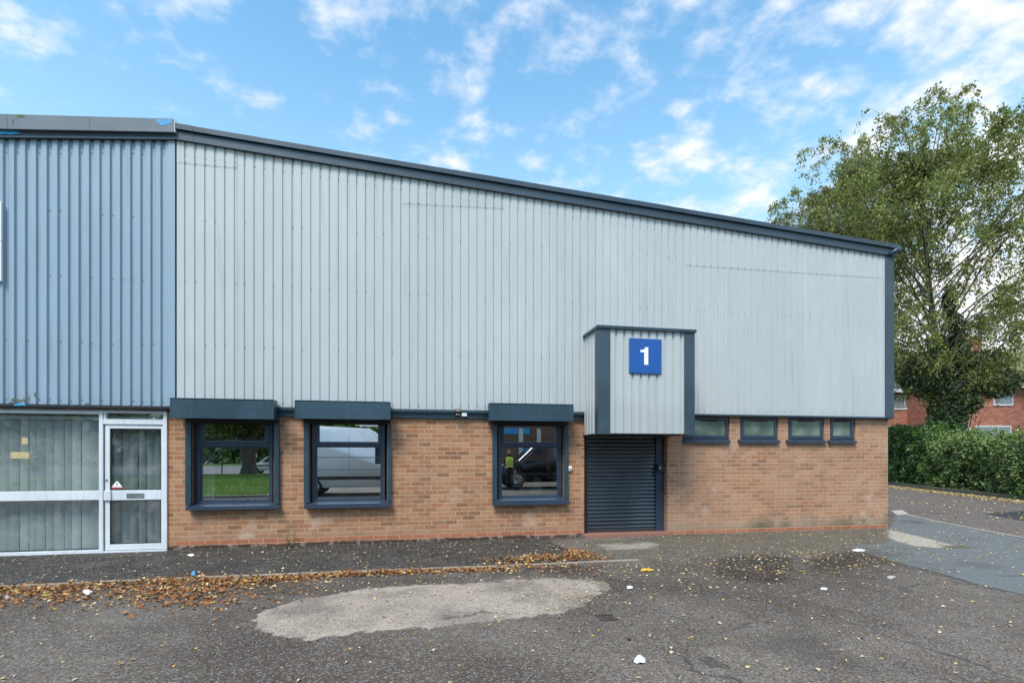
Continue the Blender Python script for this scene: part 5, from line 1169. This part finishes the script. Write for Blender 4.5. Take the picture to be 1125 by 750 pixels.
def vehicle(name, label, cat, x0, yc, L_, wid, prof, paintm, wr, wx, win_poly, side_extra=None, s=1):
    """side profile prof [(x, z)] from the front, swept across the width with rounded edges"""
    root = thing(name, (x0+L_/2, yc, 0), label, cat)
    bm_ = MB(); bm_.prism([(x0+px*s if s > 0 else x0+L_-px, yc-wid/2, pz) for px, pz in prof], (0, wid, 0)); bmesh.ops.recalc_face_normals(bm_.bm, faces=bm_.bm.faces[:])
    bmesh.ops.bevel(bm_.bm, geom=[e for e in bm_.bm.edges], offset=.07, segments=3, affect='EDGES', clamp_overlap=True)
    for f_ in bm_.bm.faces: f_.smooth = True
    body = bm_.build('body', paintm, root)
    for px in wx:
        for sy in (-1, 1): wheel(root, (x0+(px if s > 0 else L_-px), yc+sy*(wid/2-.09), wr), wr, .22, 'y')
    for k, poly in enumerate(win_poly):
        for sy in (-1, 1):
            m = MB(); m.prism([(x0+(px if s > 0 else L_-px), yc+sy*(wid/2+.001), pz) for px, pz in poly], (0, sy*.008, 0)); m.build('side_window', M['dark_glass'], root)
    m = MB()
    for sy in (-1, 1): m.box(x0+.5, x0+L_-.4, yc+sy*(wid/2), yc+sy*(wid/2+.018), .62, .74, .006)
    m.build('side_moulding', M['black_plastic'], root)
    for sy in (-1, 1):
        m = MB(); q = x0+(.9 if s > 0 else L_-.9); m.box(q-.06, q+.08, yc+sy*(wid/2+.02), yc+sy*(wid/2+.18), 1.05, 1.3, .03); m.build('mirror', M['black_plastic'], root)
        m = MB(); q = x0+(.03 if s > 0 else L_-.03); m.box(q-.05, q+.05, yc+sy*(wid/2-.36), yc+sy*(wid/2-.08), .72, .95, .03); m.build('headlight', M['white_plastic'], root)
        m = MB(); q = x0+(L_-.03 if s > 0 else .03); m.box(q-.04, q+.04, yc+sy*(wid/2-.2), yc+sy*(wid/2-.06), .8, 1.15, .02); m.build('tail_light', M['red_print'], root)
    return root, body
# white panel van, side on behind the photographer
x0 = -4.75
van, vb = vehicle('white_van', 'white panel van parked side on across the yard from the unit', 'van', x0, -11.6, 5.2, 1.95, [(0, .32), (0, .85), (.35, 1.05), (1.0, 1.15), (1.7, 2.05), (2.1, 2.55), (5.1, 2.68), (5.2, 2.4), (5.2, .32)], M['van_white'], .34, (.85, 4.2), [[(1.15, 1.2), (1.72, 1.98), (1.95, 2.0), (1.95, 1.2)]], s=-1)
m = MB()
for z in (.98, 1.45):
    for sy in (-1, 1): m.box(x0+.9, x0+5.0, -11.6+sy*.975, -11.6+sy*.99, z, z+.02, .004)
for q in (2.3, 3.7):
    for sy in (-1, 1): m.box(x0+q, x0+q+.012, -11.6+sy*.975, -11.6+sy*.9785, .5, 2.2)
m.build('door_seams', M['screw'], van)
m = MB(); m.box(x0+2.6, x0+4.6, -11.9, -11.2, 2.69, 2.73, .01); m.build('roof_panel', M['van_white'], van)
# dark van with a person in a yellow waistcoat beside it
x0 = 3.62
dv, db = vehicle('dark_van', 'black van with alloy wheels parked across the yard from the third window', 'van', x0, -14.3, 4.9, 1.95, [(0, .30), (0, .95), (.25, 1.08), (1.05, 1.22), (1.75, 1.92), (2.1, 2.10), (4.7, 2.15), (4.9, 1.9), (4.9, .30)], M['car_black'], .38, (.88, 3.95), [[(1.25, 1.25), (1.78, 1.84), (2.4, 1.88), (2.4, 1.25)], [(2.55, 1.25), (2.55, 1.88), (4.4, 1.9), (4.5, 1.3)]])
# mirror-written blue and white lettering in the photograph is not legible: only its stripe on the wall opposite is kept
op = thing('opposite_unit', (3.0, -26, 0), 'dark brick unit across the yard with a blue fascia stripe', 'industrial unit')
m = MB(); m.box(2.2, 26, -34, -26, 0, 5.2); m.build('wall', M['opp_brick'], op)
m = MB(); m.box(3.0, 8.0, -25.999, -25.95, 3.0, 3.45, .01); m.build('fascia_stripe', M['bright_blue'], op)
for k in range(3): m = MB(); m.box(7.2+k*1.3, 7.5+k*1.3, -25.999, -25.9, 0, 3.4, .01); m.build('pale_pier', M['render'], op)
m = MB(); m.box(2.0, 26.2, -34.2, -25.8, 5.201, 5.4); m.build('roof', M['tile_grey'], op)
# far white car seen on the road, right of the thick trunk
vehicle('white_car', 'white car parked on the road beyond the grass verge', 'car', MIR(292, 44)[0]-1.0, -36.2, 4.3, 1.78, [(0, .25), (0, .68), (.2, .8), (1.1, .92), (1.75, 1.42), (3.2, 1.45), (4.1, .98), (4.3, .9), (4.3, .28)], M['van_white'], .32, (.8, 3.4), [[(1.35, .95), (1.85, 1.36), (3.1, 1.38), (3.7, .98)]])
# row of trees far behind
rng = np.random.default_rng(99); n = 20000; xx = rng.uniform(-95, 95, n); hh_ = 5+5*fbm(xx*.12, xx*0, 3)+2*fbm(xx*.6, xx*0, 8); C = np.column_stack([xx, -84+rng.normal(size=n)*1.6, rng.random(n)**.8*hh_])
v, f = leaf_quads(C, 1.5, 1.1, None, None, rng); tag(finish('far_woods', np_mesh('far_woods', v, f), M['hedge_leaf']), kind='stuff')

# ---- person in a yellow waistcoat, standing by the front of the dark van
def skin_body(name, verts, edges, radii, rootv, mat, parent, sub=2):
    me = bpy.data.meshes.new(name); me.from_pydata([tuple(v) for v in verts], edges, [])
    o = bpy.data.objects.new(name, me); link(o); ORG[o.name] = ORG[parent.name] if parent is not None else np.zeros(3)
    sk = o.modifiers.new('skin', 'SKIN'); sk.use_smooth_shade = True
    for i, r_ in enumerate(radii): me.skin_vertices[0].data[i].radius = (r_, r_) if not isinstance(r_, tuple) else r_
    me.skin_vertices[0].data[rootv].use_root = True
    ss = o.modifiers.new('sub', 'SUBSURF'); ss.levels = ss.render_levels = sub
    me.materials.append(mat)
    if parent is not None: o.parent = parent
    return o
pp = MIR(560.5, 22.6); ps = thing('person', (pp[0], pp[1], 0), 'person in a yellow waistcoat and dark trousers standing beside the black van', 'person')
J_ = [(0, 0, .95), (0, .01, 1.12), (0, .02, 1.30), (0, .01, 1.44), (0, 0, 1.52), (0, 0, 1.60), (0, -.01, 1.70),
      (.10, 0, .92), (.11, .02, .50), (.12, 0, .09), (.13, .16, .04), (-.10, 0, .92), (-.12, .04, .50), (-.12, 0, .09), (-.14, .17, .04),
      (.19, .01, 1.42), (.25, .0, 1.15), (.24, .14, .92), (.23, .20, .84), (-.19, .01, 1.42), (-.25, .02, 1.15), (-.22, .20, 1.02), (-.20, .27, 1.0)]
E_ = [(0, 1), (1, 2), (2, 3), (3, 4), (4, 5), (5, 6), (0, 7), (7, 8), (8, 9), (9, 10), (0, 11), (11, 12), (12, 13), (13, 14), (3, 15), (15, 16), (16, 17), (17, 18), (3, 19), (19, 20), (20, 21), (21, 22)]
Rr = [(.15, .11), (.14, .10), (.16, .11), (.12, .09), .055, .085, .09, .095, .062, .045, .04, .095, .062, .045, .04, .06, .045, .036, .034, .06, .045, .036, .034]
skin_body('body', J_, E_, Rr, 0, M['dark_cloth'], ps)
m = MB(); m.ball((0, 0, 0), .001)
m.bm.free()
def at_p(mb_fn, name, mat):
    m = MB(); mb_fn(m); 
    bmesh.ops.translate(m.bm, verts=m.bm.verts[:], vec=Vector((pp[0], pp[1], 0))); return m.build(name, mat, ps)
def head(m):
    m.ball((0, .005, 1.665), .105, (.82, .95, 1.16), 18); m.ball((0, .112, 1.655), .022, (.8, 1, 1.4), 8)
    for s in (-1, 1): m.ball((s*.087, 0, 1.66), .026, (.5, .8, 1.3), 8)
at_p(head, 'face', M['skin'])
def hair(m): m.ball((0, -.018, 1.70), .112, (.86, .95, .95), 18)
at_p(hair, 'hair', M['hair'])
def eyes(m):
    for s in (-1, 1): m.ball((s*.036, .098, 1.68), .011, (1, .6, .8), 8)
    m.box(-.025, .025, .094, .104, 1.60, 1.607)
at_p(eyes, 'eyes', M['black_plastic'])
def vest(m):
    segs_ = [(1.0, .185, .135), (1.15, .18, .13), (1.30, .205, .14), (1.42, .20, .125), (1.47, .12, .09)]; rings = []
    for z, rx, ry in segs_: rings.append([m.bm.verts.new((rx*math.cos(k*math.pi/10), ry*math.sin(k*math.pi/10)+.01, z)) for k in range(20)])
    for a_, b_ in zip(rings, rings[1:]):
        for k in range(20): m.bm.faces.new([a_[k], a_[(k+1) % 20], b_[(k+1) % 20], b_[k]]).smooth = True
at_p(vest, 'waistcoat', M['hivis'])
def bandr(m):
    for z in (1.10, 1.24): m.tube([(0, .01, z), (0, .01, z+.05)], [.197, .197], 20, False)
    for v_ in m.bm.verts: v_.co.y = .01+(v_.co.y-.01)*.74
at_p(bandr, 'reflective_band', M['steel'])
for s in (-1, 1):
    wx, wy, wz = (.23, .20, .84) if s > 0 else (-.20, .27, 1.0)
    d = Vector((0, .35, -.93)).normalized() if s > 0 else Vector((.1, .9, -.2)).normalized(); sx = Vector((1, 0, 0)); nn = d.cross(sx).normalized()
    def hand(m):
        b = Vector((wx, wy, wz)); m.tube([b-d*.02, b+d*.04, b+d*.09], [.026, .04, .036], 10)
        for k, (o_, l_) in enumerate(((-.030, .062), (-.010, .075), (.011, .07), (.030, .055))):
            p0 = b+d*.085+sx*o_; m.tube([p0, p0+d*l_*.5+nn*.008, p0+d*l_*.85+nn*.03], [.0095, .009, .0075], 7)
        p0 = b+d*.03-sx*.036*s; m.tube([p0, p0+d*.03-sx*.02*s, p0+d*.06-sx*.018*s+nn*.012], [.012, .011, .009], 7)
    at_p(hand, 'hand', M['skin'])

# ================================================================== CAMERA, SKY, SUN
cam = bpy.data.cameras.new('camera'); co = link(bpy.data.objects.new('camera', cam)); co.location = CAM
co.rotation_euler = (R(90), 0, -YAW); cam.sensor_width = 36; cam.lens = 36*FPX/1125; cam.shift_y = (HOR-375)/1125; cam.clip_start = .05; cam.clip_end = 2000
SC.camera = co
SUN_EL, SUN_AZ = R(54), math.atan2(-.55, -.83)      # sun behind the photographer, to the left
sv = Vector((math.sin(SUN_AZ)*math.cos(SUN_EL), math.cos(SUN_AZ)*math.cos(SUN_EL), math.sin(SUN_EL)))
sl = bpy.data.lights.new('sun', 'SUN'); sl.energy = 1.7; sl.angle = R(22); sl.color = (1, .93, .85); so = link(bpy.data.objects.new('sun', sl)); so.rotation_euler = sv.to_track_quat('Z', 'Y').to_euler(); so.location = (-20, -25, 30)
w = bpy.data.worlds.new('World'); SC.world = w; w.use_nodes = True; nt = w.node_tree; nt.nodes.clear()
T = NT.__new__(NT); T.t = nt; T.m = None
outw = T.n('ShaderNodeOutputWorld')
sky = T.n('ShaderNodeTexSky'); sky.sky_type = 'NISHITA'; sky.sun_disc = False; sky.sun_elevation = SUN_EL; sky.sun_rotation = SUN_AZ; sky.air_density = 1.0; sky.dust_density = .6; sky.ozone_density = 1.6
bg = T.n('ShaderNodeBackground'); bg.inputs[1].default_value = .125; T.put(bg.inputs[0], T.mix(1.0, sky.outputs[0], (.78, 1.12, 1.08), 'MULTIPLY'))
gen = T.n('ShaderNodeTexCoord').outputs['Generated']; x, y, z = T.xyz(gen)
zz = T.math('ADD', T.math('MAXIMUM', z, 0.0), .16); cu = T.math('DIVIDE', x, zz); cv = T.math('DIVIDE', y, zz)
vec = T.vec(cu, cv, 0.0)
sh_ = T.n('ShaderNodeVectorMath', operation='ADD'); T.put(sh_.inputs[0], vec); sh_.inputs[1].default_value = (3.1, 7.4, 0)
big = T.noise(sh_.outputs[0], 1.35, 3, .55); small = T.noise(T.scalev(sh_.outputs[0], (1.0, 1.08, 1)), 7.6, 8, .55, .10); tiny = T.noise(sh_.outputs[0], 16, 5, .6)
cov = T.math('ADD', T.math('MULTIPLY', big, .46), T.math('ADD', T.math('MULTIPLY', small, .74), T.math('MULTIPLY', tiny, .18)))
cov = T.math('ADD', cov, T.math('ADD', T.math('MULTIPLY', x, .075), T.math('MULTIPLY', T.math('MULTIPLY', T.sm(x, .50, .80), T.sm(z, .50, .25)), .10)))
msk = T.math('MULTIPLY', T.sm(cov, .630, .875), .93)
hz_ = T.math('MULTIPLY', T.sm(z, .70, .05), .90)
bc = T.n('ShaderNodeBackground'); T.put(bc.inputs[0], T.mix(T.sm(cov, .72, .95), (.80, .84, .92), (1.0, .965, .94))); bc.inputs[1].default_value = .50
bh_ = T.n('ShaderNodeBackground'); bh_.inputs[0].default_value = (.60, .86, 1.0, 1); bh_.inputs[1].default_value = .44
m1 = T.n('ShaderNodeMixShader'); T.put(m1.inputs[0], hz_); nt.links.new(bg.outputs[0], m1.inputs[1]); nt.links.new(bh_.outputs[0], m1.inputs[2])
m2 = T.n('ShaderNodeMixShader'); T.put(m2.inputs[0], msk); nt.links.new(m1.outputs[0], m2.inputs[1]); nt.links.new(bc.outputs[0], m2.inputs[2])
nt.links.new(m2.outputs[0], outw.inputs[0])
vs = SC.view_settings; SC.display_settings.display_device = 'sRGB'; vs.view_transform = 'Standard'; vs.look = 'None'; vs.exposure = 1.30; vs.gamma = 1.0; vs.use_curve_mapping = False
cy = SC.cycles; cy.use_adaptive_sampling = False; cy.max_bounces = 6; cy.diffuse_bounces = 3; cy.transparent_max_bounces = 12; cy.use_denoising = True; cy.denoiser = 'OPENIMAGEDENOISE'; cy.denoising_input_passes = 'RGB_ALBEDO_NORMAL'; cy.denoising_prefilter = 'ACCURATE'; cy.caustics_reflective = False; cy.caustics_refractive = False; cy.sample_clamp_indirect = 3; w.cycles.sampling_method = 'MANUAL'; w.cycles.sample_map_resolution = 1024
